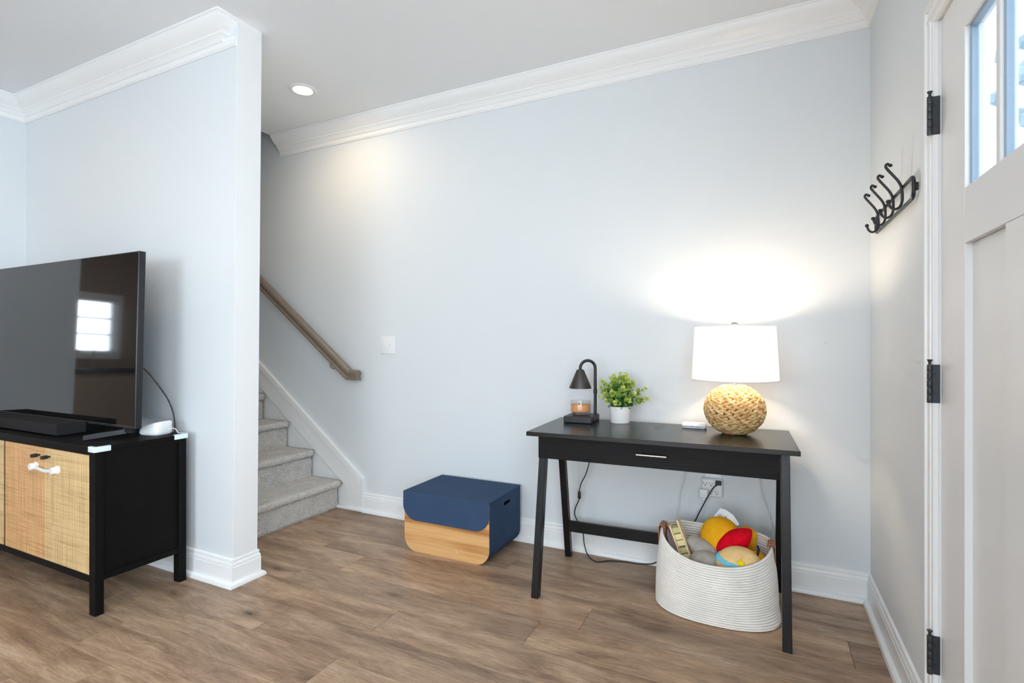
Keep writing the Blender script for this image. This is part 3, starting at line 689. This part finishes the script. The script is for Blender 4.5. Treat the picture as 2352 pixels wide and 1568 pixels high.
# ---- blue and wood storage box
bx_ = thing('storage_box', 'blue storage box with wooden front and rounded flap lid', 'storage box', (-1.533, 2.540, 0))
BW, BD, BH, BR = .268, .190, .325, .080
def u_outline(hw, h, r, z0=0, n=10):
    pts = [(-hw, h)]
    pts += [(-hw + r - r * math.cos(PI / 2 * i / n), z0 + r - r * math.sin(PI / 2 * i / n)) for i in range(n + 1)]
    pts += [(hw - r + r * math.sin(PI / 2 * i / n), z0 + r - r * math.cos(PI / 2 * i / n)) for i in range(n + 1)]
    pts.append((hw, h)); return pts
out = u_outline(BW, BH, BR, .001); inn = u_outline(BW - .006, BH, BR - .006, .007)
mb = MB(); poly_rows = [[(u, y, v) for u, v in out] for y in (-BD + .004, BD - .002)]; inn_rows = [[(u, y, v) for u, v in inn] for y in (-BD + .004, BD - .002)]
va = [[mb.bm.verts.new(p) for p in r] for r in poly_rows]; vb = [[mb.bm.verts.new(p) for p in r] for r in inn_rows]; n = len(out)
hole = (-.022, .062, .266, .286)   # hand slot, y0 y1 z0 z1 on the right side
for i in range(n - 1):
    if i != n - 2:
        mb.bm.faces.new((va[0][i], va[0][i + 1], va[1][i + 1], va[1][i])); mb.bm.faces.new((vb[0][i + 1], vb[0][i], vb[1][i], vb[1][i + 1]))
    for k in (0, 1): mb.bm.faces.new((va[k][i], vb[k][i], vb[k][i + 1], va[k][i + 1]))
for e in (0, n - 1): mb.bm.faces.new((va[0][e], va[1][e], vb[1][e], vb[0][e]))
zlo = BR + .001; y0, y1 = -BD + .004, BD - .002
hp = []
rr_ = (hole[3] - hole[2]) / 2; zc = (hole[2] + hole[3]) / 2
for i in range(9): a = PI / 2 + PI * i / 8; hp.append((hole[0] + rr_ + rr_ * math.cos(a), zc + rr_ * math.sin(a)))
for i in range(9): a = -PI / 2 + PI * i / 8; hp.append((hole[1] - rr_ + rr_ * math.cos(a), zc + rr_ * math.sin(a)))
for x, zl in ((BW, zlo), (BW - .006, .007 + BR - .006)):
    corner = [mb.bm.verts.new((x, a, b)) for a, b in ((y0, BH), (y0, zl), (y1, zl), (y1, BH))]; hv = [mb.bm.verts.new((x, a, b)) for a, b in hp]
    if x == BW: hv0 = hv
    else: hv1 = hv
    # left part, right part around the slot
    mb.bm.faces.new([corner[0]] + hv[0:9] + [corner[1]])
    mb.bm.faces.new([corner[2]] + hv[9:18] + [corner[3]])
    mb.bm.faces.new((corner[1], hv[8], hv[9], corner[2])); mb.bm.faces.new((corner[3], hv[17], hv[0], corner[0]))
for i in range(18): mb.bm.faces.new((hv0[i], hv0[(i + 1) % 18], hv1[(i + 1) % 18], hv1[i]))
bmesh.ops.remove_doubles(mb.bm, verts=mb.bm.verts, dist=.0003)
mb.obj('body', M['blue'], bx_, smooth=25)
MB().prism(u_outline(BW - .0005, BH, BR, .0005, 12), 'y', -BD, -BD + .004).obj('front_panel', M['box_wood'], bx_)
MB().prism(u_outline(BW - .0065, BH, BR - .006, .0075, 12), 'y', BD - .010, BD - .003).obj('back_panel', M['blue'], bx_)
lid = MB(); FL_ = .150; fr = .085; hw = BW + .003
lid.box(-hw, hw, -BD - .006, BD, BH + .0005, BH + .0055, .0012, 1)
fl = [(-hw, BH + .004)] + [(-hw + fr - fr * math.cos(PI / 2 * i / 10), BH - FL_ + fr - fr * math.sin(PI / 2 * i / 10)) for i in range(11)] + [(hw - fr + fr * math.sin(PI / 2 * i / 10), BH - FL_ + fr - fr * math.cos(PI / 2 * i / 10)) for i in range(11)] + [(hw, BH + .004)]
lid.prism(fl, 'y', -BD - .0085, -BD - .0045, .0012, 1)
lid.obj('flap_lid', M['blue'], bx_, smooth=25)
scr = plain('pale_scratch', rgb(238, 214, 176), .6)
for a, b in (((.060, .190), (.068, .168)), ((.066, .060), (.074, .036)), ((.068, .046), (.080, .040))):
    MB().tube([(a[0], -BD - .0002, a[1]), (b[0], -BD - .0002, b[1])], .0007, 5).obj('scratch', scr, bx_)

# ---- light switch
sw = thing('light_switch', 'white two-gang toggle light switch plate on the back wall', 'light switch', (-2.255, YB, 1.137))
MB().box(-.060, .060, -.0065, 0, -.059, .059, .004, 3).obj('plate', M['white_plastic'], sw, smooth=40)
for x in (-.024, .024):
    g = MB().box(x - .0055, x + .0055, -.0075, -.006, -.013, .013, .0006, 1).obj('toggle_slot', M['white_plastic'], sw)
    MB().hexa([(x - .0042, -.007, -.003), (x + .0042, -.007, -.003), (x + .0042, -.007, .007), (x - .0042, -.007, .007), (x - .0035, -.019, .007), (x + .0035, -.019, .007), (x + .0035, -.017, .013), (x - .0035, -.017, .013)]).obj('toggle', M['white_plastic'], g)
    for z in (-.030, .030): MB().cyl((x, -.0063, z), (x, -.0074, z), .0028, n=12).obj('screw', M['white_plastic'], sw)

# ---- coat rack
rk = thing('coat_rack', 'black metal four-hook coat rack screwed to the door wall', 'coat rack', (XR, 0, 0))
ya, yb_, za, zb = 1.970, 2.560, 1.598, 1.664; rc = .022; xx = -.013
loop = []
for cy, cz, a0 in ((yb_ - rc, zb - rc, 0), (ya + rc, zb - rc, PI / 2), (ya + rc, za + rc, PI), (yb_ - rc, za + rc, 3 * PI / 2)):
    for i in range(7): a = a0 + PI / 2 * i / 6; loop.append((xx, cy + rc * math.cos(a), cz + rc * math.sin(a)))
MB().tube(loop, .0055, 8, closed=True).obj('frame', M['black_metal'], rk, smooth=50)
for y in (ya + .002, yb_ - .002): MB().box(-.012, -.001, y - .004, y + .004, za + .020, zb - .020, .002, 1).obj('mount', M['black_metal'], rk)
for y in (2.085, 2.215, 2.345, 2.475):
    path = [(-.052, y, 1.737), (-.060, y, 1.742), (-.064, y, 1.734), (-.058, y, 1.722), (-.046, y, 1.705), (-.031, y, 1.683), (-.022, y, 1.662), (-.019, y, 1.635), (-.020, y, 1.612), (-.026, y, 1.597), (-.038, y, 1.590), (-.050, y, 1.597), (-.056, y, 1.612)]
    hk = MB().tube(catmull(path, 5), .0042, 10).obj('hook', M['black_metal'], rk, smooth=60)
    MB().ell((-.057, y, 1.617), (.0072, .0072, .0072), 12, 8).obj('ball_tip', M['black_metal'], hk, smooth=80)
    MB().ell((-.051, y, 1.736), (.0062, .0062, .0055), 12, 8).obj('curl_tip', M['black_metal'], hk, smooth=80)

# ---- media cabinet
cb = thing('media_cabinet', 'black media cabinet with woven cane doors against the partition wall', 'cabinet', (-2.524, 1.202, 0))
CW, CD, CH = 1.585, .384, .71
MB().box(-CW, 0, 0, CD, CH - .020, CH, .0015, 1).obj('top', M['cab'], cb)
for x in (-.045, -CW):
    for y in (0, CD - .034): MB().box(x, x + .045, y, y + .034, 0, CH - .0202, .0015, 1).obj('leg', M['cab'], cb)
MB().box(-CW + .0452, -.0452, .002, .024, CH - .034, CH - .0202).obj('top_rail', M['cab'], cb)
MB().box(-CW + .0452, -.0452, .001, .026, .136, .166, .001, 1).obj('bottom_rail', M['cab'], cb)
for x in (-.030, -CW + .004):
    MB().box(x, x + .018, .0342, CD - .0342, .168, CH - .040).obj('side_panel', M['cab'], cb)
    MB().box(x + .004, x + .026, .0342, CD - .0342, .142, .1678, .001, 1).obj('side_rail', M['cab'], cb)
    MB().box(x + .004, x + .026, .0342, CD - .0342, CH - .0395, CH - .0204).obj('side_rail', M['cab'], cb)
MB().box(-CW + .03, -.03, CD - .020, CD - .012, .142, CH - .022).obj('back_panel', M['cab'], cb)
MB().box(-CW + .03, -.03, .027, CD - .0202, .142, .156).obj('floor_panel', M['cab'], cb)
MB().box(-.809, -.791, .004, CD - .0202, .1662, CH - .0345).obj('divider', M['cab'], cb)
for (x0, x1, mt, kx) in ((-.4045, -.0465, 'cane_b', -.366), (-.7895, -.4065, 'cane_a', -.456), (-1.168, -.8105, 'cane_b', -1.128), (-1.538, -1.170, 'cane_a', -1.208)):
    d = MB().box(x0, x1, -.0005, .016, .1685, CH - .0355, .001, 1).obj('door', M[mt], cb)
    MB().lathe([(.0001, 0), (.004, 0), (.004, -.010), (.0085, -.011), (.0085, -.031), (.0075, -.033), (.0001, -.033)], (0, 0, 0), 18).obj('knob', M['black_metal'], d, smooth=40)
    k = d.children[0]; k.rotation_euler = (-PI / 2, 0, 0); k.location = (kx, -.0004, .640)
# child latch
la = thing('child_safety_latch', 'white strap latch stuck across the two cane doors', 'safety latch', (-2.914, 1.2015, .587))
for x in (-.094, .094):
    p = MB().lathe([(.0001, 0), (.019, 0), (.019, .006), (.016, .008), (.016, .024), (.014, .027), (.0001, .027)], (0, 0, 0), 26).obj('pad', M['white_plastic'], la, smooth=40); p.rotation_euler = (PI / 2, 0, 0); p.location = (x, -.0004, 0)
MB().ring([[(x, -.012 + y - .010 * math.cos(x / .080 * PI / 2) * 0, z - .010 * math.cos(x / .080 * PI / 2)) for y, z in ((-.0015, -.007), (.0015, -.007), (.0015, .007), (-.0015, .007))] for x in [-.078 + .156 * i / 12 for i in range(13)]]).obj('strap', M['silicone'], la, smooth=40)
# corner guards
def guard(label, cx, cy, sy):
    g = MB()
    def b(x0, x1, y0, y1, z0, z1):
        ys = sorted((cy + sy * y0, cy + sy * y1)); g.box(cx + x0, cx + x1, ys[0], ys[1], CH + z0, CH + z1, .0015, 2)
    b(-.045, .005, -.005, -.0006, -.020, .0036); b(.0006, .005, -.0006, .058, -.020, .0036)
    b(-.045, .005, -.0006, .010, .0006, .0036); b(-.009, .005, .010, .058, .0006, .0036)
    return tag(g.obj('corner_guard', M['silicone'], smooth=40), label, 'corner guard', 'silicone corner guards')
guard('clear silicone guard on the front corner of the cabinet above the cane door', -2.524, 1.202, 1)
guard('clear silicone guard on the rear corner of the cabinet next to the wall', -2.524, 1.202 + CD, -1)

# ---- television
tv = thing('television', 'large black flat-screen television standing on the media cabinet', 'television', (-3.317, 1.392, CH))
LEAN = math.radians(1.3)
def lean(o): o.rotation_euler = (-LEAN, 0, 0); o.location = (0, 0, .045); return o
TW, TH_ = .7255, .822
bz = lean(MB().box(-TW, TW, 0, .030, 0, TH_, .002, 1).obj('housing', M['tv_black'], tv))
lean(MB().box(-TW + .004, TW - .0075, -.0012, .0005, .013, TH_ - .004).obj('screen', M['screen'], tv))
lean(MB().box(-TW + .004, TW - .0075, -.0018, .0005, .002, .0115, .0006, 1).obj('bottom_bezel', plain('glossy_bezel', (.03, .025, .022, 1), .15, .6), tv))
lean(MB().box(-.45, .45, .0302, .062, .05, .52, .008, 2).obj('rear_bulge', M['tv_black'], tv))
for s in (-1, 1):
    f = MB()
    for p0, p1 in (((.545, -.118, .011), (.640, .012, .030)), ((.640, .012, .030), (.560, .150, .011))):
        a, b = Vector((s * p0[0], p0[1], p0[2])), Vector((s * p1[0], p1[1], p1[2])); t_ = (b - a).normalized(); w_ = t_.cross(Vector((0, 0, 1))).normalized() * .006; u_ = Vector((0, 0, .0105))
        f.hexa([a - w_ - u_, a + w_ - u_, b + w_ - u_, b - w_ - u_, a - w_ + u_, a + w_ + u_, b + w_ + u_, b - w_ + u_])
    f.box(s * .640 - .010, s * .640 + .010, .002, .026, .025, .052)
    f.obj('foot', M['tv_black'], tv)
# ---- soundbar
sb = thing('soundbar', 'charcoal cloth-covered soundbar in front of the television screen', 'speaker', (-2.985, 1.264, CH))
MB().box(-.93, 0, 0, .122, .006, .058, .003, 2).obj('body', M['soundbar'], sb)
for x in (-.90, -.05): MB().box(x, x + .03, .02, .10, .0005, .006).obj('rubber_foot', M['tv_black'], sb)
# ---- wifi router
wf = thing('wifi_router', 'white wedge-shaped wireless router at the end of the cabinet', 'router', (-2.655, 1.520, CH), .15)
rows = []
for z, k in ((.0006, .90), (.004, .96), (.012, 1.0)):
    rows.append([(.068 * k * (abs(math.cos(a)) ** .62) * math.copysign(1, math.cos(a)), .052 * k * (abs(math.sin(a)) ** .62) * math.copysign(1, math.sin(a)), z) for a in [2 * PI * j / 48 for j in range(48)]])
for k, lift in ((.965, 0), (.93, .0035), (.86, .006), (.4, .007), (.01, .0072)):
    rows.append([(x, y, .026 + (x + .068) / .136 * .036 + lift) for x, y in [(.068 * k * (abs(math.cos(a)) ** .62) * math.copysign(1, math.cos(a)) + .002, .052 * k * (abs(math.sin(a)) ** .62) * math.copysign(1, math.sin(a))) for a in [2 * PI * j / 48 for j in range(48)]]])
MB().ring(rows).obj('shell', M['white_plastic'], wf, smooth=38)
c = MB().tube(catmull([(.066, .012, .022), (.088, .016, .030), (.102, .024, .020), (.107, .030, .004)], 6), .0019, 8).obj('cable', M['cord_white'], wf, smooth=60)
TVO = Vector((-3.317, 1.392, CH))
tc = MB().tube(catmull([Vector(p) - TVO for p in ((-2.76, 1.47, 1.05), (-2.735, 1.515, 1.02), (-2.70, 1.565, .93), (-2.665, 1.592, .85), (-2.640, 1.600, .76), (-2.640, 1.600, .60), (-2.66, 1.600, .40))], 8), .0032, 8).obj('cord', M['cord_black'], tv, smooth=60)

# ---- rope basket
BC = (-.188, 2.425)
bk = thing('rope_basket', 'off-white coiled rope basket holding toys under the desk', 'basket', (BC[0], BC[1], 0))
def rim_h(th):   # th: 0 = +x, pi/2 = back
    c_, s_ = math.cos(th), math.sin(th)
    return .272 + .028 * s_ + .032 * (c_ * c_) + .014 * max(0, -c_) ** 2
def foot(th, t):
    p = 2.35; c_, s_ = math.cos(th), math.sin(th)
    a = .243 - .022 * t + .006 * math.sin(PI * t); b = .168 + .002 * t + .010 * math.sin(PI * t)
    x = a * math.copysign(abs(c_) ** (2 / p), c_); y = b * math.copysign(abs(s_) ** (2 / p), s_)
    bulge = .014 * math.exp(-((t - .05) / .10) ** 2) * max(0, math.cos(th + .75)) ** 3
    return x * (1 + bulge * 4), y * (1 + bulge * 2)
NC, NS = 26, 200
for k in range(NC):
    t0 = (k + .5) / NC; mb = MB(); rows = []
    for j in range(NS):
        th = 2 * PI * j / NS; x, y = foot(th, t0); x2, y2 = foot(th + .01, t0)
        tx, ty = x2 - x, y2 - y; L_ = math.hypot(tx, ty); ox, oy = ty / L_, -tx / L_
        H_ = rim_h(th); z = .003 + H_ * t0; rz = H_ / NC / 2 * .99
        rows.append([(x + ox * (.0074 * math.cos(f) * (1 + .09 * math.cos(j * 2 * PI / 2.5 + f))), y + oy * (.0074 * math.cos(f) * (1 + .09 * math.cos(j * 2 * PI / 2.5 + f))), z + rz * math.sin(f)) for f in [2 * PI * q / 8 for q in range(8)]])
    mb.ring(rows, closed=True).obj('rope_coil', M['rope'], bk, smooth=70)
mb = MB(); mb.ring([[(foot(2 * PI * j / 64, .0)[0] * s, foot(2 * PI * j / 64, .0)[1] * s, z) for j in range(64)] for s, z in ((.985, .001), (.985, .008))])
mb.obj('basket_floor', M['rope'], bk)
for s in (-1, 1):
    th = PI if s < 0 else 0; x, y = foot(th, 1.0); zr = rim_h(th)
    rows = []
    for q, (dx, dz) in enumerate(((.0125, -.070), (.0125, -.030), (.0120, .004), (.0085, .012), (0, .0150), (-.0085, .012), (-.0120, .002), (-.0125, -.035))):
        hw_ = (.020, .030, .034, .034, .033, .033, .032, .028)[q]
        rows.append([(x + s * dx, -hw_, zr + dz), (x + s * dx, hw_, zr + dz), (x + s * (dx + .003 * (1 if q < 5 else -1)), hw_, zr + dz + .0022), (x + s * (dx + .003 * (1 if q < 5 else -1)), -hw_, zr + dz + .0022)])
    hd = MB().ring(rows).obj('leather_handle', M['leather'], bk, smooth=50)
    for yy in (-.012, .006):
        MB().box(x + s * .0155 - .002, x + s * .0155 + .002, yy, yy + .007, zr - .084, zr - .066, .001, 1).obj('strap_end', M['leather'], hd)

# ---- soft toys and bits in the basket
def soft(name, c, r, down=1.0, rot=None, lump=.04, seed=0, u=110, v=70, fuzz=.011):
    rs = random.Random(seed); ks = [(Vector((rs.uniform(-3, 3), rs.uniform(-3, 3), rs.uniform(-3, 3))), rs.uniform(0, 6)) for _ in range(5)]
    def fn(p):
        q = 1 + lump * sum(math.sin(k.dot(p) + a) for k, a in ks) / 2.2
        p = p * (q + rs.uniform(-fuzz, fuzz))
        if p.z < 0: p.x *= 1 + .38 * p.z; p.y *= 1 + .38 * p.z; p.z *= down
        return p
    return MB().ell(c, r, u, v, fn, rot)
yt = thing('yellow_plush_ball', 'round mustard yellow plush at the back of the rope basket', 'soft toy', (-.168, 2.485, .012))
soft('', (0, 0, .262), (.088, .070, .098), 2.35, lump=.05, seed=2).obj('plush_body', M['plush_yellow'], yt, smooth=80)
tg = MB().ring([[(x, y, z) for x, y, z in ((x0, y0, z0), (x0 + .0006, y0 + .0006, z0), (x1 + .0006, y1 + .0006, z1), (x1, y1, z1))] for x0, y0, z0, x1, y1, z1 in ((-.035, .010, .352, -.005, .030, .395), (-.010, .015, .352, .020, .034, .390), (.020, .018, .342, .050, .034, .370), (.052, .02, .318, .074, .030, .334))]).obj('care_tag', M['white_plastic'], yt)
mb = MB()
for i in range(9):
    f = .12 + .085 * i; p = Vector((-.035, .010, .352)).lerp(Vector((.020, .018, .342)), f); q = Vector((-.005, .030, .395)).lerp(Vector((.050, .034, .370)), f)
    a_ = p.lerp(q, .30); b_ = p.lerp(q, .30 + .15 + .3 * ((i * 7) % 5) / 5); mb.tube([a_ + Vector((0, -.0015, .001)), b_ + Vector((0, -.0015, .001))], .0008, 4)
mb.obj('tag_print', M['dark_slot'], tg)
o = soft('', (0, 0, 0), (.086, .048, .044), 1.0, Matrix.Rotation(math.radians(-40), 4, 'Y'), .10, 4).obj('red_fleece_pillow', M['plush_red'], smooth=80); o.location = (-.106, 2.432, .298)
tag(o, 'crumpled red fleece pillow leaning on the yellow plush', 'soft toy')
o = soft('', (0, 0, 0), (.056, .048, .044), 4.2, None, .05, 9).obj('amber_plush_ball', M['plush_yellow'], smooth=80); o.location = (-.035, 2.405, .232)
tag(o, 'small amber plush between the red fleece and the basket handle', 'soft toy')
o = soft('', (0, 0, 0), (.038, .032, .034), 5.0, None, .05, 19).obj('orange_plush_ball', M['plush_yellow'], smooth=80); o.location = (-.062, 2.515, .305)
tag(o, 'small golden plush tucked behind the red fleece', 'soft toy')
gp = thing('grey_plush_toy', 'fuzzy grey plush toy lying in the middle of the basket', 'soft toy', (-.222, 2.365, .012))
soft('', (0, 0, .190), (.066, .060, .060), 2.9, None, .06, 21).obj('plush_body', M['plush_grey'], gp, smooth=80)
soft('', (-.020, .052, .236), (.070, .040, .040), 1.0, Matrix.Rotation(math.radians(20), 4, 'Y'), .10, 22).obj('plush_arm', M['plush_grey'], gp, smooth=80)
pp = thing('peach_plush_toy', 'peach plush toy with sky-blue band at the basket front', 'soft toy', (-.090, 2.358, .012))
soft('', (0, 0, .205), (.094, .066, .086), 2.2, None, .012, 31).obj('plush_body', M['plush_peach'], pp, smooth=80)
rows = []
for j in range(49):
    a = PI * .98 + PI * .80 * j / 48; dz = .044 - .034 * j / 48
    rows.append([(.094 * math.sqrt(1 - ((dz + e) / .088) ** 2) * math.cos(a) * k_, .066 * math.sqrt(1 - ((dz + e) / .088) ** 2) * math.sin(a) * k_, .205 + dz + e) for k_, e in ((.98, -.011), (1.05, -.009), (1.05, .009), (.98, .011))])
MB().ring(rows).obj('plush_band', M['plush_blue'], pp, smooth=60)
st_ = [(.016 * (1 if i % 2 == 0 else .55) * math.sin(PI * i / 5), .016 * (1 if i % 2 == 0 else .55) * math.cos(PI * i / 5)) for i in range(10)]
s_ = MB().prism(st_, 'y', -.004, .004, .0015, 1).obj('felt_star', M['plush_sun'], pp, smooth=50); s_.location = (.010, -.058, .246); s_.rotation_euler = (-.6, 0, .1)
MB().tube(catmull([(.070, .012, .262), (.074, .010, .282), (.074, .006, .296), (.069, .002, .304)], 5), .0042, 8).obj('antenna', M['cord_black'], pp, smooth=60)
wt = thing('wooden_block_toy', 'pale wooden rack toy with cream and sage blocks in the basket', 'toy', (-.232, 2.415, .014)); wt.rotation_euler = (0, math.radians(-20.5), 0)
for x in (-.021, .019): MB().box(x - .004, x + .004, -.024, .024, .002, .352 + (.016 if x > 0 else 0), .001, 1).obj('slat', M['pale_wood'], wt)
for i, (z, m_) in enumerate(((.325, 'green_block'), (.296, 'cream_block'), (.268, 'cream_block'), (.236, 'green_block'), (.206, 'cream_block'), (.174, 'green_block'), (.144, 'cream_block'), (.112, 'green_block'))):
    MB().box(-.0168, .0148, -.019, .019, z - .012, z + .012, .001, 1).obj('block', M[m_], wt)
for z in (.055, .31): MB().box(-.0168, .0148, .005, .012, z - .004 - .04, z + .004 - .04).obj('crossbar', M['pale_wood'], wt)
hb = MB().box(.0235, .050, -.016, .010, .165, .200, .001, 1).obj('side_box', M['pale_wood'], wt)
MB().box(.029, .0445, -.0164, -.0158, .171, .194).obj('side_box_window', plain('darker_pine', rgb(206, 170, 124), .6), hb)  # darker wood tone inset on the side box
o = soft('', (0, 0, 0), (.020, .070, .100), 2.0, Matrix.Rotation(math.radians(-20), 4, 'Y'), .03, 41).obj('mauve_knit_cloth', M['mauve'], smooth=80); o.location = (-.354, 2.425, .225)
tag(o, 'mauve knitted cloth squeezed behind the wooden rack toy', 'cloth')

# ---- outlet, adapter, plugs and cords under the desk
ou = thing('wall_outlet', 'white wall outlet plate hidden behind the plug adapter', 'outlet', (-.223, YB, .452))
MB().box(-.038, .038, -.006, 0, -.058, .058, .003, 2).obj('plate', M['white_plastic'], ou, smooth=40)
ad = thing('outlet_adapter', 'white six-way plug adapter on the wall outlet under the desk', 'plug adapter', (-.227, YB - .0062, .437))
MB().box(-.050, .050, -.028, 0, -.046, .046, .010, 3).obj('adapter_body', M['white_plastic'], ad, smooth=40)
for sx in (-.030, -.003, .024):
    for sz in (.022, -.018):
        for dx, h_ in ((-.0065, .0045), (.0065, .0035)): MB().box(sx + dx - .001, sx + dx + .001, -.0286, -.0276, sz - h_, sz + h_).obj('slot', M['dark_slot'], ad)
        MB().cyl((sx, -.0286, sz - .0105), (sx, -.0276, sz - .0105), .0026, n=10).obj('slot', M['dark_slot'], ad)
pc = thing('charger_cube', 'white cube phone charger plugged into the adapter', 'charger', (-.262, YB - .0352, .410))
MB().box(-.0195, .0195, -.026, 0, -.022, .022, .004, 3).obj('charger_body', M['white_plastic'], pc, smooth=40)
MB().box(-.009, .007, -.018, -.008, -.034, -.0222, .002, 1).obj('cable_plug', M['white_plastic'], pc)
kb = thing('warmer_cord', 'black cord with inline switch running from desk to adapter', 'cord', (-.195, YB - .0352, .468))
MB().box(-.0135, .0135, -.022, -.0002, -.010, .010, .003, 2).obj('plug', M['cord_black'], kb)
O_ = Vector((-.195, YB - .0352, .468))
def rel(pts): return [Vector(p) - O_ for p in pts]
cpath = [(-.800, 2.690, .748), (-.812, 2.708, .700), (-.838, 2.712, .56), (-.843, 2.705, .507), (-.862, 2.70, .44), (-.887, 2.70, .39), (-.897, 2.70, .346), (-.897, 2.70, .306), (-.919, 2.70, .255), (-.924, 2.70, .219), (-.909, 2.70, .186), (-.879, 2.70, .136), (-.869, 2.70, .062), (-.842, 2.682, .014), (-.786, 2.648, .0034), (-.73, 2.690, .0034), (-.643, 2.715, .0034), (-.57, 2.722, .004), (-.50, 2.715, .024), (-.42, 2.70, .10), (-.33, 2.69, .22), (-.300, 2.70, .276), (-.269, 2.70, .345), (-.223, 2.705, .436), (-.200, 2.716, .462)]
MB().tube(catmull(rel(cpath), 6), .0030, 8).obj('cable', M['cord_black'], kb, smooth=60)
s_ = Vector((-.897, 2.70, .326)) - O_
MB().box(s_.x - .008, s_.x + .008, s_.y - .007, s_.y + .007, s_.z - .020, s_.z + .020, .004, 2).obj('inline_switch', M['cord_black'], kb, smooth=40)
w1 = MB().tube(catmull([(-.300, 2.628, .762), (-.315, 2.66, .760), (-.335, 2.705, .74), (-.352, 2.735, .60), (-.356, 2.742, .498), (-.362, 2.742, .449), (-.379, 2.742, .391), (-.384, 2.742, .324), (-.392, 2.735, .257), (-.388, 2.715, .14), (-.35, 2.70, .08), (-.31, 2.705, .16), (-.286, 2.712, .283), (-.263, 2.715, .335), (-.263, 2.7180, .374)], 6), .0017, 8).obj('charging_cord', M['cord_white'], smooth=60)
tag(w1, 'thin white cord dropping from the flat device to the cube charger', 'cord')
w2 = MB().tube(catmull([(-.090, 2.600, .753), (-.050, 2.640, .7525), (-.030, 2.700, .74), (-.016, 2.738, .60), (-.013, 2.742, .493), (0, 2.742, .418), (.024, 2.742, .349), (.039, 2.738, .278), (.040, 2.712, .18), (0, 2.70, .07), (-.07, 2.705, .14), (-.117, 2.712, .287), (-.16, 2.715, .333), (-.185, 2.716, .372), (-.203, 2.7180, .389)], 6), .0020, 8).obj('lamp_cord', M['cord_white'], smooth=60)
tag(w2, 'white lamp cord sagging behind the basket to the adapter', 'cord')

# ================================================================== KITCHEN AND OUTDOORS (seen in the television and through the door glass)
kc = thing('kitchen_counter', 'dark stone kitchen counter mirrored in the television', 'counter', (-8.59, -1.2, 0))
MB().box(.02, .60, -1.8, 2.2, .08, .86).obj('cabinet_body', M['kitchen'], kc)
MB().box(.0, .64, -1.83, 2.23, .8605, .92, .003, 1).obj('worktop', M['counter'], kc)
fa = MB().tube(catmull([(-8.42, -1.2, .921), (-8.42, -1.2, 1.10), (-8.40, -1.2, 1.22), (-8.30, -1.2, 1.25), (-8.22, -1.2, 1.20)], 6), .011, 10).obj('faucet', M['steel'], smooth=60)
tag(fa, 'curved steel faucet mirrored in the television screen', 'faucet')
kp = thing('flower_pot', 'dark violet flowering plant mirrored in the television', 'potted plant', (-8.20, -.72, .921))
MB().lathe([(.0001, .0005), (.07, .0005), (.09, .15), (.085, .15), (.0001, .13)], (0, 0, 0), 20).obj('pot', M['violet'], kp, smooth=40)
mb = MB(); rk_ = random.Random(4)
for i in range(90):
    a, e = rk_.uniform(0, 6.28), rk_.uniform(-.2, 1.4); d = Vector((math.cos(a) * math.cos(e), math.sin(a) * math.cos(e), math.sin(e)))
    mb.ell(d * rk_.uniform(.06, .20) + Vector((0, 0, .24)), (.028, .028, .014), 6, 4, None, Matrix.Rotation(a, 4, 'Z') @ Matrix.Rotation(e, 4, 'Y'))
mb.obj('blossoms', M['violet'], kp, kind='stuff')
MB().box(-60, 60, -60, 60, -.5, -.32).obj('ground', M['ground'], kind='structure')
tr = thing('garden_tree', 'hazy tree outside the front door glass', 'tree', (4.75, 9.0, -.32))
MB().tube([(0, 0, 0), (.05, 0, 1.5), (0, .1, 4)], [.14, .10, .05], 8).obj('trunk', M['seagrass_core'], tr)
mb = MB()
for i in range(420):
    d = Vector((rk_.gauss(0, .75), rk_.gauss(0, .7), rk_.gauss(0, .9))); mb.ell(d + Vector((0, 0, 4.2)), (.15, .15, .09), 6, 4, None, Matrix.Rotation(rk_.uniform(0, 3), 4, 'X'))
mb.obj('crown', M['tree_far'], tr)
